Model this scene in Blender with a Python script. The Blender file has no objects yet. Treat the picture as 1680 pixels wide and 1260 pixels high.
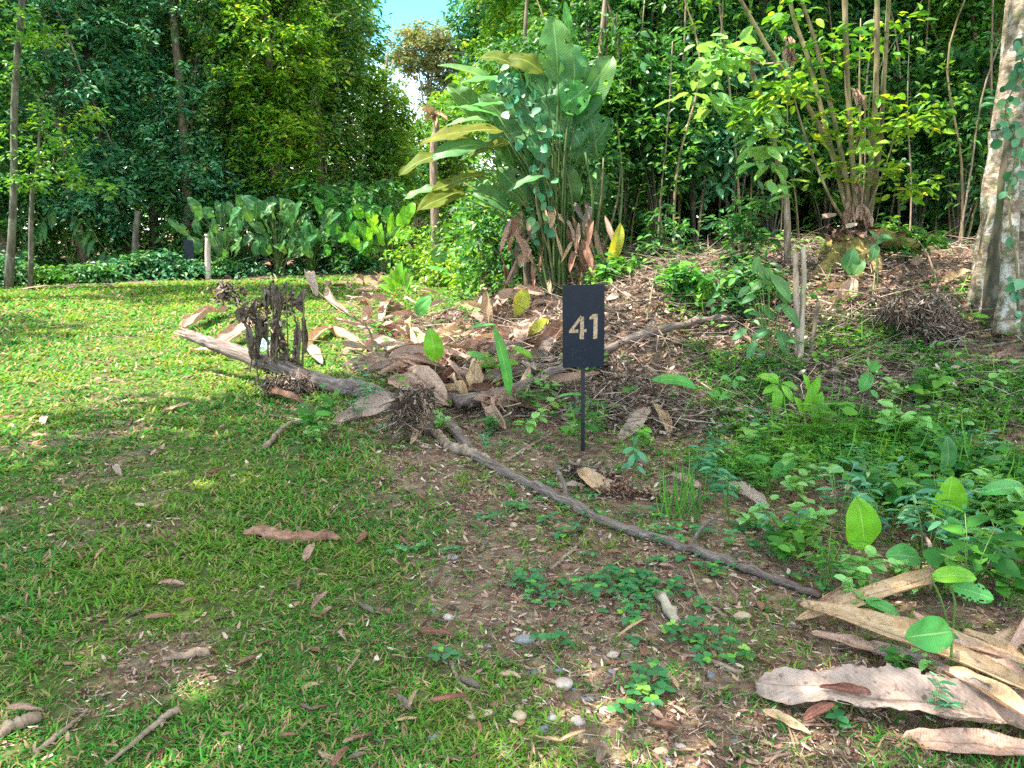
import bpy, math, random
import numpy as np
from mathutils import Vector

random.seed(7)
rng = np.random.default_rng(11)
PI = math.pi
scene = bpy.context.scene

# ------------------------------------------------------------------ camera
CAMZ, PITCH, FPX = 1.6, math.radians(11.6), 1222.0
cam_d = bpy.data.cameras.new("camera")
cam = bpy.data.objects.new("camera", cam_d)
scene.collection.objects.link(cam)
cam.location = (0, 0, CAMZ)
cam.rotation_euler = (PI / 2 - PITCH, 0, 0)
cam_d.sensor_width = 36
cam_d.lens = 36 * FPX / 1680
cam_d.clip_start = 0.05
cam_d.clip_end = 1500
scene.camera = cam

# ------------------------------------------------------------------ world, sun, exposure
SUN = Vector((-0.42, -0.10, 0.90)).normalized()
SUN_EL = math.asin(SUN.z)
SUN_AZ = math.atan2(SUN.x, SUN.y)
world = bpy.data.worlds.new("World")
scene.world = world
world.use_nodes = True
wn = world.node_tree
wn.nodes.clear()
sky = wn.nodes.new('ShaderNodeTexSky')
sky.sky_type = 'NISHITA'
sky.sun_disc = False
sky.sun_elevation = SUN_EL
sky.sun_rotation = SUN_AZ
sky.air_density = 1.0
sky.dust_density = 0.4
sky.ozone_density = 2.0
hs = wn.nodes.new('ShaderNodeHueSaturation')
hs.inputs['Hue'].default_value = 0.465
hs.inputs['Saturation'].default_value = 1.32
hs.inputs['Value'].default_value = .9
wtc = wn.nodes.new('ShaderNodeTexCoord')
wno = wn.nodes.new('ShaderNodeTexNoise')
wno.inputs['Scale'].default_value = 4.0
wno.inputs['Detail'].default_value = 5
wsep = wn.nodes.new('ShaderNodeSeparateXYZ')
wr = wn.nodes.new('ShaderNodeMath'); wr.operation = 'MULTIPLY_ADD'
wr.inputs[1].default_value = -7.0; wr.inputs[2].default_value = 1.5
wa = wn.nodes.new('ShaderNodeMath'); wa.operation = 'ADD'; wa.use_clamp = True
wm = wn.nodes.new('ShaderNodeMath'); wm.operation = 'SUBTRACT'; wm.inputs[1].default_value = 0.55
wmix = wn.nodes.new('ShaderNodeMixRGB')
wmix.inputs[2].default_value = (9.3, 9.1, 8.8, 1)
bg = wn.nodes.new('ShaderNodeBackground')
bg.inputs['Strength'].default_value = 0.15
wo = wn.nodes.new('ShaderNodeOutputWorld')
L = wn.links.new
L(sky.outputs[0], hs.inputs['Color'])
L(wtc.outputs['Generated'], wno.inputs['Vector'])
L(wtc.outputs['Generated'], wsep.inputs[0])
L(wsep.outputs['Z'], wr.inputs[0])
L(wno.outputs['Fac'], wm.inputs[0])
L(wr.outputs[0], wa.inputs[0]); L(wm.outputs[0], wa.inputs[1])
wz = wn.nodes.new('ShaderNodeMapRange'); wz.inputs[1].default_value = .34; wz.inputs[2].default_value = .5; wz.inputs[4].default_value = .9  # unseen overhead cloud layer added to whiten and brighten the shade
wn2 = wn.nodes.new('ShaderNodeMapRange'); wn2.inputs[1].default_value = .36; wn2.inputs[2].default_value = .52
wmu = wn.nodes.new('ShaderNodeMath'); wmu.operation = 'MULTIPLY'
wmax = wn.nodes.new('ShaderNodeMath'); wmax.operation = 'MAXIMUM'
L(wsep.outputs['Z'], wz.inputs[0]); L(wno.outputs['Fac'], wn2.inputs[0])
L(wz.outputs[0], wmu.inputs[0]); L(wn2.outputs[0], wmu.inputs[1])
L(wa.outputs[0], wmax.inputs[0]); L(wmu.outputs[0], wmax.inputs[1])
L(wmax.outputs[0], wmix.inputs[0]); L(hs.outputs[0], wmix.inputs[1])
L(wmix.outputs[0], bg.inputs['Color']); L(bg.outputs[0], wo.inputs['Surface'])

sun_d = bpy.data.lights.new("sun", 'SUN')
sun_d.energy = 4.8
sun_d.angle = math.radians(0.5)
sun_d.color = (1.0, 0.93, 0.80)
sun = bpy.data.objects.new("sun", sun_d)
scene.collection.objects.link(sun)
sun.rotation_euler = (-SUN).to_track_quat('-Z', 'Y').to_euler()
sun.location = (-10, -8, 30)

scene.view_settings.view_transform = 'Standard'
scene.view_settings.look = 'None'
scene.view_settings.exposure = 1.82
scene.view_settings.gamma = 1
cy = scene.cycles
cy.max_bounces = 6
cy.diffuse_bounces = 4
cy.glossy_bounces = 2
cy.transmission_bounces = 4
cy.use_denoising = False

# ------------------------------------------------------------------ terrain
def sm(a, b, x):
    t = np.clip((x - a) / (b - a), 0, 1)
    return t * t * (3 - 2 * t)

def wob(x, y, s=1.0, k=0.0):
    x = x * s + k; y = y * s - k
    return (np.sin(1.3 * x + .7 * y + 1.1) + np.sin(-.9 * x + 1.7 * y + 2.3) * .8 + np.sin(2.9 * x - 1.1 * y + .4) * .45
            + np.sin(3.7 * y + 2.1 * x + 5.) * .35 + np.sin(6.1 * x + 4.3 * y) * .2 + np.sin(-5.2 * x + 7.7 * y) * .2) / 3.0

def bankd(x, y):
    d1 = (x + .3) * .966 + (y - 6.5) * .261
    d2 = (x - .9) * .117 + (y - 5.9) * .993
    d = np.minimum(d1, d2)
    d = d - .6 * np.clip(y - 13, 0, 30)
    return d + .25 * wob(x, y, .9)

def h(x, y):
    x = np.asarray(x, float); y = np.asarray(y, float)
    d = bankd(x, y)
    z = 1.12 * sm(0, 3.4, d) + .03 * np.clip(d - 3.4, 0, 12)
    rightness = sm(-1.0, 1.5, x) * sm(1.0, 3.5, x - 1.0) * .12 * sm(2, 6, y)
    z = z + rightness
    z = z + .17 * np.exp(-((x + .75) ** 2 / 1.3 + (y - 7.9) ** 2 / 1.6))
    z = z + .035 * np.clip(y - 25, 0, 40) * sm(5, -2, d * .2)
    z = z + .025 * wob(x, y, .55) + .012 * wob(x, y, 2.1, 3.) + .05 * wob(x, y, 1.3, 7.) * sm(0, 1.5, d)
    return z

def hz(x, y): return float(h(x, y))

def ray(px, py):
    u = (px - 840) / FPX; v = -(py - 630) / FPX
    c, s = math.cos(PITCH), math.sin(PITCH)
    return Vector((u, c + v * s, -s + v * c))

def P(px, py, Y):
    d = ray(px, py)
    t = Y / d.y
    return Vector((d.x * t, Y, CAMZ + d.z * t))

def G(px, py, lift=0.0, ymax=70):
    d = ray(px, py)
    t = 1.0
    while t < ymax:
        x, y, z = d.x * t, d.y * t, CAMZ + d.z * t
        if z <= hz(x, y):
            break
        t += .03 if t < 12 else .1
    return Vector((d.x * t, d.y * t, hz(d.x * t, d.y * t) + lift))

def lawn(x, y):
    """how much turf grows here"""
    x = np.asarray(x, float); y = np.asarray(y, float)
    n = wob(x, y, 1.9, 2.)
    n2 = wob(x, y, 4.3, 9.)
    edge = np.where(y < 5.5, -.25 - .25 * (y - 2) * .9, -1.0 - .32 * (y - 5.5) * .75)
    a = sm(.75, -.55, x - edge + .5 * n)
    a = a * (1 - .7 * sm(.15, .7, n2 * .6 + n * .7) * sm(9, 4, y)) * (1 - .4 * sm(.25, .7, wob(x, y, 2.7, 1.5)) * sm(16, 9, y))
    a = np.maximum(a, .16 + .25 * sm(.1, .7, wob(x, y, 3.1, 5.)))
    a = a * (1 - .93 * sm(-.2, .3, bankd(x, y)))
    back = 21.5 + (x + 14.5) * .6
    a = a * sm(1.0, -.6, y - np.clip(back, 20, 60))
    path = sm(1.6, .9, np.abs(x + 3.3 + (y - 28) * .115)) * (y > 14)
    return np.clip(np.maximum(a, path * sm(44, 40, y)), 0, 1)

# ------------------------------------------------------------------ materials
def new_mat(name):
    m = bpy.data.materials.new(name); m.use_nodes = True
    m.node_tree.nodes.clear()
    return m, m.node_tree.nodes, m.node_tree.links.new

def ramp(N, cols, interp='LINEAR'):
    r = N.new('ShaderNodeValToRGB')
    e = r.color_ramp.elements
    r.color_ramp.interpolation = interp
    while len(e) > 1: e.remove(e[0])
    e[0].position = cols[0][0]; e[0].color = (*cols[0][1], 1)
    for p, c in cols[1:]:
        k = e.new(p); k.color = (*c, 1)
    return r

def leaf_mat(name, cols, trans=.35, rough=.42, big=.35, bigcol=(.10, .16, .01), bigamt=.45, spec=.4, veins=False, tcol=1.5):
    m, N, K = new_mat(name)
    geo = N.new('ShaderNodeNewGeometry')
    r = ramp(N, cols)
    K(geo.outputs['Random Per Island'], r.inputs[0])
    tc = N.new('ShaderNodeTexCoord')
    no = N.new('ShaderNodeTexNoise'); no.inputs['Scale'].default_value = big; no.inputs['Detail'].default_value = 2
    K(geo.outputs['Position'], no.inputs['Vector'])
    mr = N.new('ShaderNodeMapRange'); mr.inputs[1].default_value = .45; mr.inputs[2].default_value = .68
    mr.inputs[3].default_value = 0; mr.inputs[4].default_value = bigamt
    K(no.outputs['Fac'], mr.inputs[0])
    mx = N.new('ShaderNodeMixRGB'); mx.inputs[2].default_value = (*bigcol, 1)
    K(mr.outputs[0], mx.inputs[0]); K(r.outputs[0], mx.inputs[1])
    col = mx.outputs[0]
    pb = N.new('ShaderNodeBsdfPrincipled')
    if veins:
        uv = N.new('ShaderNodeUVMap')
        sp = N.new('ShaderNodeSeparateXYZ'); K(uv.outputs[0], sp.inputs[0])
        ab = N.new('ShaderNodeMath'); ab.operation = 'ABSOLUTE'; K(sp.outputs[0], ab.inputs[0])
        ma = N.new('ShaderNodeMath'); ma.operation = 'MULTIPLY_ADD'; ma.inputs[1].default_value = -.22
        K(ab.outputs[0], ma.inputs[0]); K(sp.outputs[1], ma.inputs[2])
        mu = N.new('ShaderNodeMath'); mu.operation = 'MULTIPLY'; mu.inputs[1].default_value = 150
        K(ma.outputs[0], mu.inputs[0])
        si = N.new('ShaderNodeMath'); si.operation = 'SINE'; K(mu.outputs[0], si.inputs[0])
        mid = N.new('ShaderNodeMapRange'); mid.inputs[1].default_value = .02; mid.inputs[2].default_value = .06
        mid.inputs[3].default_value = 1; mid.inputs[4].default_value = 0
        K(ab.outputs[0], mid.inputs[0])
        m2 = N.new('ShaderNodeMixRGB'); m2.blend_type = 'SCREEN'; m2.inputs[2].default_value = (.16, .22, .08, 1)
        K(mid.outputs[0], m2.inputs[0]); K(col, m2.inputs[1])
        # blotches and holes-like wear
        n3 = N.new('ShaderNodeTexNoise'); n3.inputs['Scale'].default_value = 9; n3.inputs['Detail'].default_value = 4
        K(geo.outputs['Position'], n3.inputs['Vector'])
        mr3 = N.new('ShaderNodeMapRange'); mr3.inputs[1].default_value = .35; mr3.inputs[2].default_value = .7
        mr3.inputs[3].default_value = .8; mr3.inputs[4].default_value = 1.2
        K(n3.outputs['Fac'], mr3.inputs[0])
        m3 = N.new('ShaderNodeMixRGB'); m3.blend_type = 'MULTIPLY'; m3.inputs[0].default_value = 1
        K(m2.outputs[0], m3.inputs[1]); K(mr3.outputs[0], m3.inputs[2])
        col = m3.outputs[0]
        bp = N.new('ShaderNodeBump'); bp.inputs['Strength'].default_value = .2; bp.inputs['Distance'].default_value = .003
        K(si.outputs[0], bp.inputs['Height']); K(bp.outputs[0], pb.inputs['Normal'])
    pb.inputs['Roughness'].default_value = rough
    pb.inputs['Specular IOR Level'].default_value = spec
    K(col, pb.inputs['Base Color'])
    tr = N.new('ShaderNodeBsdfTranslucent')
    g = N.new('ShaderNodeMixRGB'); g.blend_type = 'MULTIPLY'; g.inputs[0].default_value = 1
    g.inputs[2].default_value = (tcol * 1.15, tcol, tcol * .45, 1)
    K(col, g.inputs[1]); K(g.outputs[0], tr.inputs['Color'])
    ms = N.new('ShaderNodeMixShader'); ms.inputs[0].default_value = trans
    out = N.new('ShaderNodeOutputMaterial')
    K(pb.outputs[0], ms.inputs[1]); K(tr.outputs[0], ms.inputs[2]); K(ms.outputs[0], out.inputs[0])
    return m

def dry_mat(name, c1, c2, c3, streak=True, trans=.12):
    m, N, K = new_mat(name)
    geo = N.new('ShaderNodeNewGeometry')
    tc = N.new('ShaderNodeTexCoord')
    oi = N.new('ShaderNodeObjectInfo')
    uv = N.new('ShaderNodeUVMap')
    mp = N.new('ShaderNodeMapping'); mp.inputs['Scale'].default_value = (1.2, 9, 1)
    K(uv.outputs[0], mp.inputs[0])
    no = N.new('ShaderNodeTexNoise'); no.inputs['Scale'].default_value = 3.0; no.inputs['Detail'].default_value = 5
    K(mp.outputs[0], no.inputs['Vector'])
    n2 = N.new('ShaderNodeTexNoise'); n2.inputs['Scale'].default_value = 7.0; n2.inputs['Detail'].default_value = 6
    K(geo.outputs['Position'], n2.inputs['Vector'])
    r = ramp(N, [(.3, c1), (.52, c2), (.72, c3)])
    ad = N.new('ShaderNodeMath'); ad.operation = 'MULTIPLY_ADD'; ad.inputs[1].default_value = .55
    K(no.outputs['Fac'], ad.inputs[0])
    m8 = N.new('ShaderNodeMath'); m8.operation = 'MULTIPLY_ADD'; m8.inputs[1].default_value = .3
    K(n2.outputs['Fac'], m8.inputs[0])
    m9 = N.new('ShaderNodeMath'); m9.operation = 'MULTIPLY'; m9.inputs[1].default_value = .22
    K(geo.outputs['Random Per Island'], m9.inputs[0]); K(m9.outputs[0], m8.inputs[2])
    K(m8.outputs[0], ad.inputs[2])
    K(ad.outputs[0], r.inputs[0])
    sp = N.new('ShaderNodeTexNoise'); sp.inputs['Scale'].default_value = 38; sp.inputs['Detail'].default_value = 3
    K(geo.outputs['Position'], sp.inputs['Vector'])
    mr = N.new('ShaderNodeMapRange'); mr.inputs[1].default_value = .60; mr.inputs[2].default_value = .72; mr.inputs[4].default_value = .65
    K(sp.outputs['Fac'], mr.inputs[0])
    mx = N.new('ShaderNodeMixRGB'); mx.inputs[2].default_value = (.06, .04, .03, 1)
    K(mr.outputs[0], mx.inputs[0]); K(r.outputs[0], mx.inputs[1])
    su = N.new('ShaderNodeSeparateXYZ'); K(uv.outputs[0], su.inputs[0])
    ab = N.new('ShaderNodeMath'); ab.operation = 'ABSOLUTE'; K(su.outputs[0], ab.inputs[0])
    vv = N.new('ShaderNodeMath'); vv.operation = 'MULTIPLY_ADD'; vv.inputs[1].default_value = -.16; K(ab.outputs[0], vv.inputs[0]); K(su.outputs[1], vv.inputs[2])
    vs = N.new('ShaderNodeMath'); vs.operation = 'MULTIPLY'; vs.inputs[1].default_value = 300; K(vv.outputs[0], vs.inputs[0])
    vn = N.new('ShaderNodeMath'); vn.operation = 'ADD'; K(vs.outputs[0], vn.inputs[0])
    vm = N.new('ShaderNodeMath'); vm.operation = 'MULTIPLY'; vm.inputs[1].default_value = 9; K(n2.outputs['Fac'], vm.inputs[0]); K(vm.outputs[0], vn.inputs[1])
    vsin = N.new('ShaderNodeMath'); vsin.operation = 'SINE'; K(vn.outputs[0], vsin.inputs[0])
    vr = N.new('ShaderNodeMapRange'); vr.inputs[1].default_value = -1; vr.inputs[2].default_value = 1; vr.inputs[3].default_value = .89; vr.inputs[4].default_value = 1.03; K(vsin.outputs[0], vr.inputs[0])
    md = N.new('ShaderNodeMapRange'); md.inputs[1].default_value = .025; md.inputs[2].default_value = .07; md.inputs[3].default_value = .62; md.inputs[4].default_value = 1; K(ab.outputs[0], md.inputs[0])
    vmm = N.new('ShaderNodeMath'); vmm.operation = 'MULTIPLY'; K(vr.outputs[0], vmm.inputs[0]); K(md.outputs[0], vmm.inputs[1])
    mxx = N.new('ShaderNodeMixRGB'); mxx.blend_type = 'MULTIPLY'; mxx.inputs[0].default_value = 1
    K(mx.outputs[0], mxx.inputs[1]); K(vmm.outputs[0], mxx.inputs[2]); mx = mxx
    pb = N.new('ShaderNodeBsdfPrincipled'); pb.inputs['Roughness'].default_value = .68
    pb.inputs['Specular IOR Level'].default_value = .3
    K(mx.outputs[0], pb.inputs['Base Color'])
    wv = N.new('ShaderNodeTexWave'); wv.inputs['Scale'].default_value = 14; wv.inputs['Distortion'].default_value = 1.5
    wv.bands_direction = 'Y'; K(uv.outputs[0], wv.inputs[0])
    bp = N.new('ShaderNodeBump'); bp.inputs['Strength'].default_value = .4; bp.inputs['Distance'].default_value = .004
    K(wv.outputs['Fac'], bp.inputs['Height'])
    bp2 = N.new('ShaderNodeBump'); bp2.inputs['Strength'].default_value = .5; bp2.inputs['Distance'].default_value = .01
    K(n2.outputs['Fac'], bp2.inputs['Height']); K(bp.outputs[0], bp2.inputs['Normal']); K(bp2.outputs[0], pb.inputs['Normal'])
    tr = N.new('ShaderNodeBsdfTranslucent'); K(mx.outputs[0], tr.inputs['Color'])
    ms = N.new('ShaderNodeMixShader'); ms.inputs[0].default_value = trans
    out = N.new('ShaderNodeOutputMaterial')
    K(pb.outputs[0], ms.inputs[1]); K(tr.outputs[0], ms.inputs[2]); K(ms.outputs[0], out.inputs[0])
    return m

def bark_mat(name, c1, c2, c3, scale=6, stretch=.25, lichen=None, lich=.62, bump=.5, lscale=3., use_uv=False):
    m, N, K = new_mat(name)
    tc = N.new('ShaderNodeTexCoord')
    mp = N.new('ShaderNodeMapping'); mp.inputs['Scale'].default_value = (.55, .28, 1) if use_uv else (1, 1, stretch)
    K(tc.outputs['UV' if use_uv else 'Object'], mp.inputs[0])
    no = N.new('ShaderNodeTexNoise'); no.inputs['Scale'].default_value = scale; no.inputs['Detail'].default_value = 8
    no.inputs['Roughness'].default_value = .65
    K(mp.outputs[0], no.inputs['Vector'])
    r = ramp(N, [(.32, c1), (.5, c2), (.68, c3)])
    K(no.outputs['Fac'], r.inputs[0])
    col = r.outputs[0]
    if lichen:
        for i, lc in enumerate(lichen):
            n2 = N.new('ShaderNodeTexNoise'); n2.inputs['Scale'].default_value = lscale * (1 + .6 * i); n2.inputs['Detail'].default_value = 9; n2.inputs['Roughness'].default_value = .62
            mp2 = N.new('ShaderNodeMapping'); mp2.inputs['Location'].default_value = (3.1 * i, 1.7 * i, 5 * i)
            K(tc.outputs['Object'], mp2.inputs[0]); K(mp2.outputs[0], n2.inputs['Vector'])
            mr = N.new('ShaderNodeMapRange'); mr.inputs[1].default_value = lich - .07; mr.inputs[2].default_value = lich + .02
            mr.inputs[4].default_value = .85
            K(n2.outputs['Fac'], mr.inputs[0])
            mx = N.new('ShaderNodeMixRGB'); mx.inputs[2].default_value = (*lc, 1)
            K(mr.outputs[0], mx.inputs[0]); K(col, mx.inputs[1]); col = mx.outputs[0]
    pb = N.new('ShaderNodeBsdfPrincipled'); pb.inputs['Roughness'].default_value = .85
    K(col, pb.inputs['Base Color'])
    bp = N.new('ShaderNodeBump'); bp.inputs['Strength'].default_value = bump; bp.inputs['Distance'].default_value = .02
    K(no.outputs['Fac'], bp.inputs['Height']); K(bp.outputs[0], pb.inputs['Normal'])
    out = N.new('ShaderNodeOutputMaterial'); K(pb.outputs[0], out.inputs[0])
    return m

def plain_mat(name, c, rough=.5, metal=0, c2=None, sc=20, bump=0., spec=.5):
    m, N, K = new_mat(name)
    pb = N.new('ShaderNodeBsdfPrincipled'); pb.inputs['Roughness'].default_value = rough; pb.inputs['Metallic'].default_value = metal
    pb.inputs['Specular IOR Level'].default_value = spec
    tc = N.new('ShaderNodeTexCoord')
    no = N.new('ShaderNodeTexNoise'); no.inputs['Scale'].default_value = sc; no.inputs['Detail'].default_value = 6
    K(tc.outputs['Object'], no.inputs['Vector'])
    r = ramp(N, [(.4, c), (.7, c2 or c)]); K(no.outputs['Fac'], r.inputs[0]); K(r.outputs[0], pb.inputs['Base Color'])
    if bump:
        bp = N.new('ShaderNodeBump'); bp.inputs['Strength'].default_value = bump; bp.inputs['Distance'].default_value = .004
        K(no.outputs['Fac'], bp.inputs['Height']); K(bp.outputs[0], pb.inputs['Normal'])
    out = N.new('ShaderNodeOutputMaterial'); K(pb.outputs[0], out.inputs[0])
    return m

def island_mat(name, cols, rough=.8, trans=0.):
    return leaf_mat(name, cols, trans=trans, rough=rough, bigamt=0., spec=.2, tcol=1)

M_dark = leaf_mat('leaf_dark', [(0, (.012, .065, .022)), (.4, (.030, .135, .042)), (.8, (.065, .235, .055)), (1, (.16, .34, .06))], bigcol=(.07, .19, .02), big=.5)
M_teal = leaf_mat('leaf_teal', [(0, (.018, .12, .062)), (.45, (.050, .23, .115)), (.85, (.12, .35, .16)), (1, (.30, .46, .20))], bigcol=(.04, .14, .03), big=.5, spec=.55, trans=.25)
M_yel = leaf_mat('leaf_yellow', [(0, (.030, .13, .014)), (.35, (.075, .25, .022)), (.8, (.16, .38, .028)), (1, (.42, .46, .04))], bigcol=(.24, .36, .02), big=.45, bigamt=.5)
M_mid = leaf_mat('leaf_mid', [(0, (.022, .11, .018)), (.45, (.055, .21, .030)), (.85, (.12, .33, .04)), (1, (.26, .42, .05))], bigcol=(.15, .24, .02), big=.6)
M_vine = leaf_mat('leaf_vine', [(0, (.025, .11, .030)), (.4, (.060, .20, .045)), (.75, (.14, .30, .07)), (1, (.30, .32, .12))], bigcol=(.2, .25, .04), big=.5)
M_far = leaf_mat('leaf_far', [(0, (.06, .12, .05)), (.5, (.13, .20, .08)), (.85, (.24, .24, .10)), (1, (.34, .22, .12))], bigcol=(.2, .2, .06))
M_cal = leaf_mat('broad_leaf_dark', [(0, (.030, .130, .045)), (.5, (.055, .190, .070)), (1, (.10, .26, .07))], veins=True, bigcol=(.16, .24, .03), big=1.2, bigamt=.5, spec=.35, rough=.45, trans=.3)
M_calb = leaf_mat('broad_leaf_olive', [(0, (.06, .11, .015)), (.5, (.10, .14, .016)), (1, (.17, .17, .02))], veins=True, bigcol=(.06, .12, .02), big=1.5, trans=.35, spec=.15, rough=.6)
M_bright = leaf_mat('young_leaf', [(0, (.10, .34, .02)), (.5, (.15, .42, .03)), (1, (.20, .46, .04))], veins=True, bigcol=(.26, .44, .03), big=3, bigamt=.4, trans=.38, rough=.35)
M_green = leaf_mat('fresh_leaf', [(0, (.05, .26, .05)), (.5, (.07, .32, .07)), (1, (.12, .36, .06))], veins=True, bigcol=(.16, .34, .05), big=3, bigamt=.4, trans=.33, rough=.38)
M_ylw = leaf_mat('yellow_leaf', [(0, (.35, .42, .03)), (1, (.5, .5, .05))], veins=True, bigcol=(.55, .36, .04), big=6, bigamt=.5)
M_clover = leaf_mat('clover_leaf', [(0, (.025, .13, .045)), (.6, (.045, .20, .065)), (.85, (.08, .28, .055)), (1, (.18, .42, .04))], bigamt=.1, trans=.22, rough=.5)
M_under = leaf_mat('undergrowth_leaf', [(0, (.020, .10, .022)), (.35, (.045, .19, .035)), (.75, (.10, .31, .045)), (1, (.22, .42, .05))], bigcol=(.16, .32, .02), big=1.4, bigamt=.5, trans=.3, spec=.2, rough=.55)
M_grass = leaf_mat('grass_blade', [(0, (.020, .100, .012)), (.3, (.050, .205, .032)), (.65, (.095, .295, .040)), (.74, (.17, .34, .03)), (.79, (.27, .21, .09)), (1, (.38, .26, .16))], bigcol=(.20, .29, .015), big=.8, bigamt=.5, trans=.32, rough=.6, spec=.12)
M_litter = island_mat('litter_bits', [(0, (.04, .02, .014)), (.25, (.12, .06, .042)), (.5, (.23, .135, .10)), (.78, (.38, .24, .18)), (.94, (.52, .38, .30)), (1, (.66, .54, .46))], trans=.1)
M_twig = island_mat('twig_bits', [(0, (.06, .04, .03)), (.4, (.20, .145, .11)), (.8, (.40, .31, .24)), (1, (.56, .46, .34))])
M_brush = island_mat('brush_bits', [(0, (.03, .02, .015)), (.4, (.11, .075, .055)), (.72, (.25, .18, .14)), (.93, (.42, .32, .26)), (1, (.56, .46, .39))])
D_pink = dry_mat('dry_pink', (.22, .12, .085), (.43, .265, .195), (.58, .41, .32))
D_tan = dry_mat('dry_tan', (.26, .14, .07), (.50, .33, .19), (.66, .49, .33))
D_pale = dry_mat('dry_pale', (.22, .145, .11), (.38, .275, .225), (.50, .39, .335))
D_brown = dry_mat('dry_brown', (.10, .045, .030), (.24, .115, .075), (.40, .23, .16))
D_red = dry_mat('dry_red', (.11, .035, .025), (.26, .10, .07), (.42, .22, .17))
D_grey = dry_mat('dry_grey', (.09, .07, .055), (.17, .13, .10), (.30, .24, .19))
D_cyan = dry_mat('dry_cyan', (.35, .55, .52), (.50, .72, .68), (.65, .80, .76))
B_log = bark_mat('bark_log', (.045, .03, .026), (.16, .115, .098), (.33, .26, .23), scale=16, stretch=1, lichen=[(.34, .30, .29)], lich=.66, bump=1., lscale=9, use_uv=True)
B_tree = bark_mat('bark_tree', (.05, .035, .022), (.14, .105, .07), (.26, .21, .15), scale=10, lichen=[(.32, .33, .26)], lich=.62)
B_dark = bark_mat('bark_dark', (.04, .035, .025), (.11, .095, .07), (.21, .19, .15), scale=9, lichen=[(.28, .28, .22)], lich=.63)
B_pale = bark_mat('bark_pale', (.22, .17, .12), (.36, .30, .22), (.5, .44, .36), scale=8)
B_big = bark_mat('bark_big', (.13, .09, .065), (.29, .22, .165), (.44, .36, .28), scale=6, stretch=3.5, lichen=[(.50, .48, .45), (.12, .13, .05), (.11, .075, .045)], lich=.575, bump=.9, lscale=5.5)
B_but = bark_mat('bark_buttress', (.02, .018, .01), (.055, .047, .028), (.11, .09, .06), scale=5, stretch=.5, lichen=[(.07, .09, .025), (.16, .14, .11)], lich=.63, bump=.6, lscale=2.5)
B_moss = bark_mat('bark_mossy', (.09, .07, .02), (.27, .21, .05), (.42, .32, .12), scale=7, stretch=.6, lichen=[(.34, .17, .10), (.10, .13, .02)], lich=.60, bump=.8)
B_stem = bark_mat('bark_stem', (.07, .06, .03), (.22, .165, .085), (.36, .29, .17), scale=9, stretch=.3, lichen=[(.10, .13, .03)], lich=.6)
B_green = bark_mat('green_stem', (.08, .15, .03), (.14, .24, .05), (.24, .34, .08), scale=9)
B_dgreen = bark_mat('dark_green_stem', (.035, .07, .018), (.07, .12, .03), (.13, .19, .05), scale=9)
B_vine = bark_mat('bark_vine', (.05, .04, .02), (.13, .11, .055), (.24, .21, .11), scale=20)
B_stick = bark_mat('bark_stick', (.10, .06, .04), (.24, .17, .12), (.42, .33, .26), scale=18)
B_red = bark_mat('bark_fibre', (.10, .045, .028), (.26, .13, .08), (.40, .24, .16), scale=12, stretch=4)

# ------------------------------------------------------------------ mesh helpers
COL = scene.collection
ORG = {}

def tag(o, label=None, cat=None, group=None, kind=None):
    if label: o['label'] = label
    if cat: o['category'] = cat
    if group: o['group'] = group
    if kind: o['kind'] = kind
    return o

class MB:
    def __init__(s): s.V = []; s.F = {}; s.n = 0; s.UV = []; s.hasuv = False
    def add(s, V, F, uv=None):
        V = np.asarray(V, float).reshape(-1, 3)
        if isinstance(F, np.ndarray):
            s.F.setdefault(F.shape[1], []).append(F + s.n)
        else:
            by = {}
            for f in F: by.setdefault(len(f), []).append(f)
            for k, fs in by.items(): s.F.setdefault(k, []).append(np.array(fs) + s.n)
        s.V.append(V); s.n += len(V)
        if uv is not None: s.hasuv = True
        s.UV.append(np.zeros((len(V), 2)) if uv is None else np.asarray(uv, float))
        return s
    def build(s, name, mat, parent=None, origin=None, smooth=True):
        V = np.concatenate(s.V)
        if parent is not None: o0 = ORG[parent.name]
        elif origin is not None: o0 = np.array(origin, float)
        else: o0 = np.zeros(3)
        V = V - o0
        me = bpy.data.meshes.new(name)
        me.vertices.add(len(V)); me.vertices.foreach_set('co', V.astype(np.float32).ravel())
        ls, lt, lv = [], [], []
        st = 0
        for k, arrs in s.F.items():
            A = np.concatenate(arrs)
            lv.append(A.ravel()); n = len(A)
            ls.append(st + np.arange(n) * k); lt.append(np.full(n, k)); st += n * k
        lv = np.concatenate(lv); ls = np.concatenate(ls)
        me.loops.add(len(lv)); me.loops.foreach_set('vertex_index', lv.astype(np.int32))
        me.polygons.add(len(ls)); me.polygons.foreach_set('loop_start', ls.astype(np.int32))
        me.update(calc_edges=True)
        me.polygons.foreach_set('use_smooth', np.full(len(ls), smooth))
        if s.hasuv:
            UV = np.concatenate(s.UV)
            l = me.uv_layers.new(name='UVMap'); l.data.foreach_set('uv', UV[lv].astype(np.float32).ravel())
        me.materials.append(mat)
        me.validate()
        o = bpy.data.objects.new(name, me); COL.objects.link(o)
        if parent is not None:
            o.parent = parent; ORG[o.name] = o0
        else:
            o.location = o0; ORG[o.name] = o0
        return o

def empty(name, loc, label=None, cat=None, group=None):
    o = bpy.data.objects.new(name, None); COL.objects.link(o); o.location = loc
    o.empty_display_size = .1
    ORG[o.name] = np.array(loc, float)
    return tag(o, label, cat, group)

def unit(a):
    return a / np.maximum(np.linalg.norm(a, axis=-1, keepdims=True), 1e-9)

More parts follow.
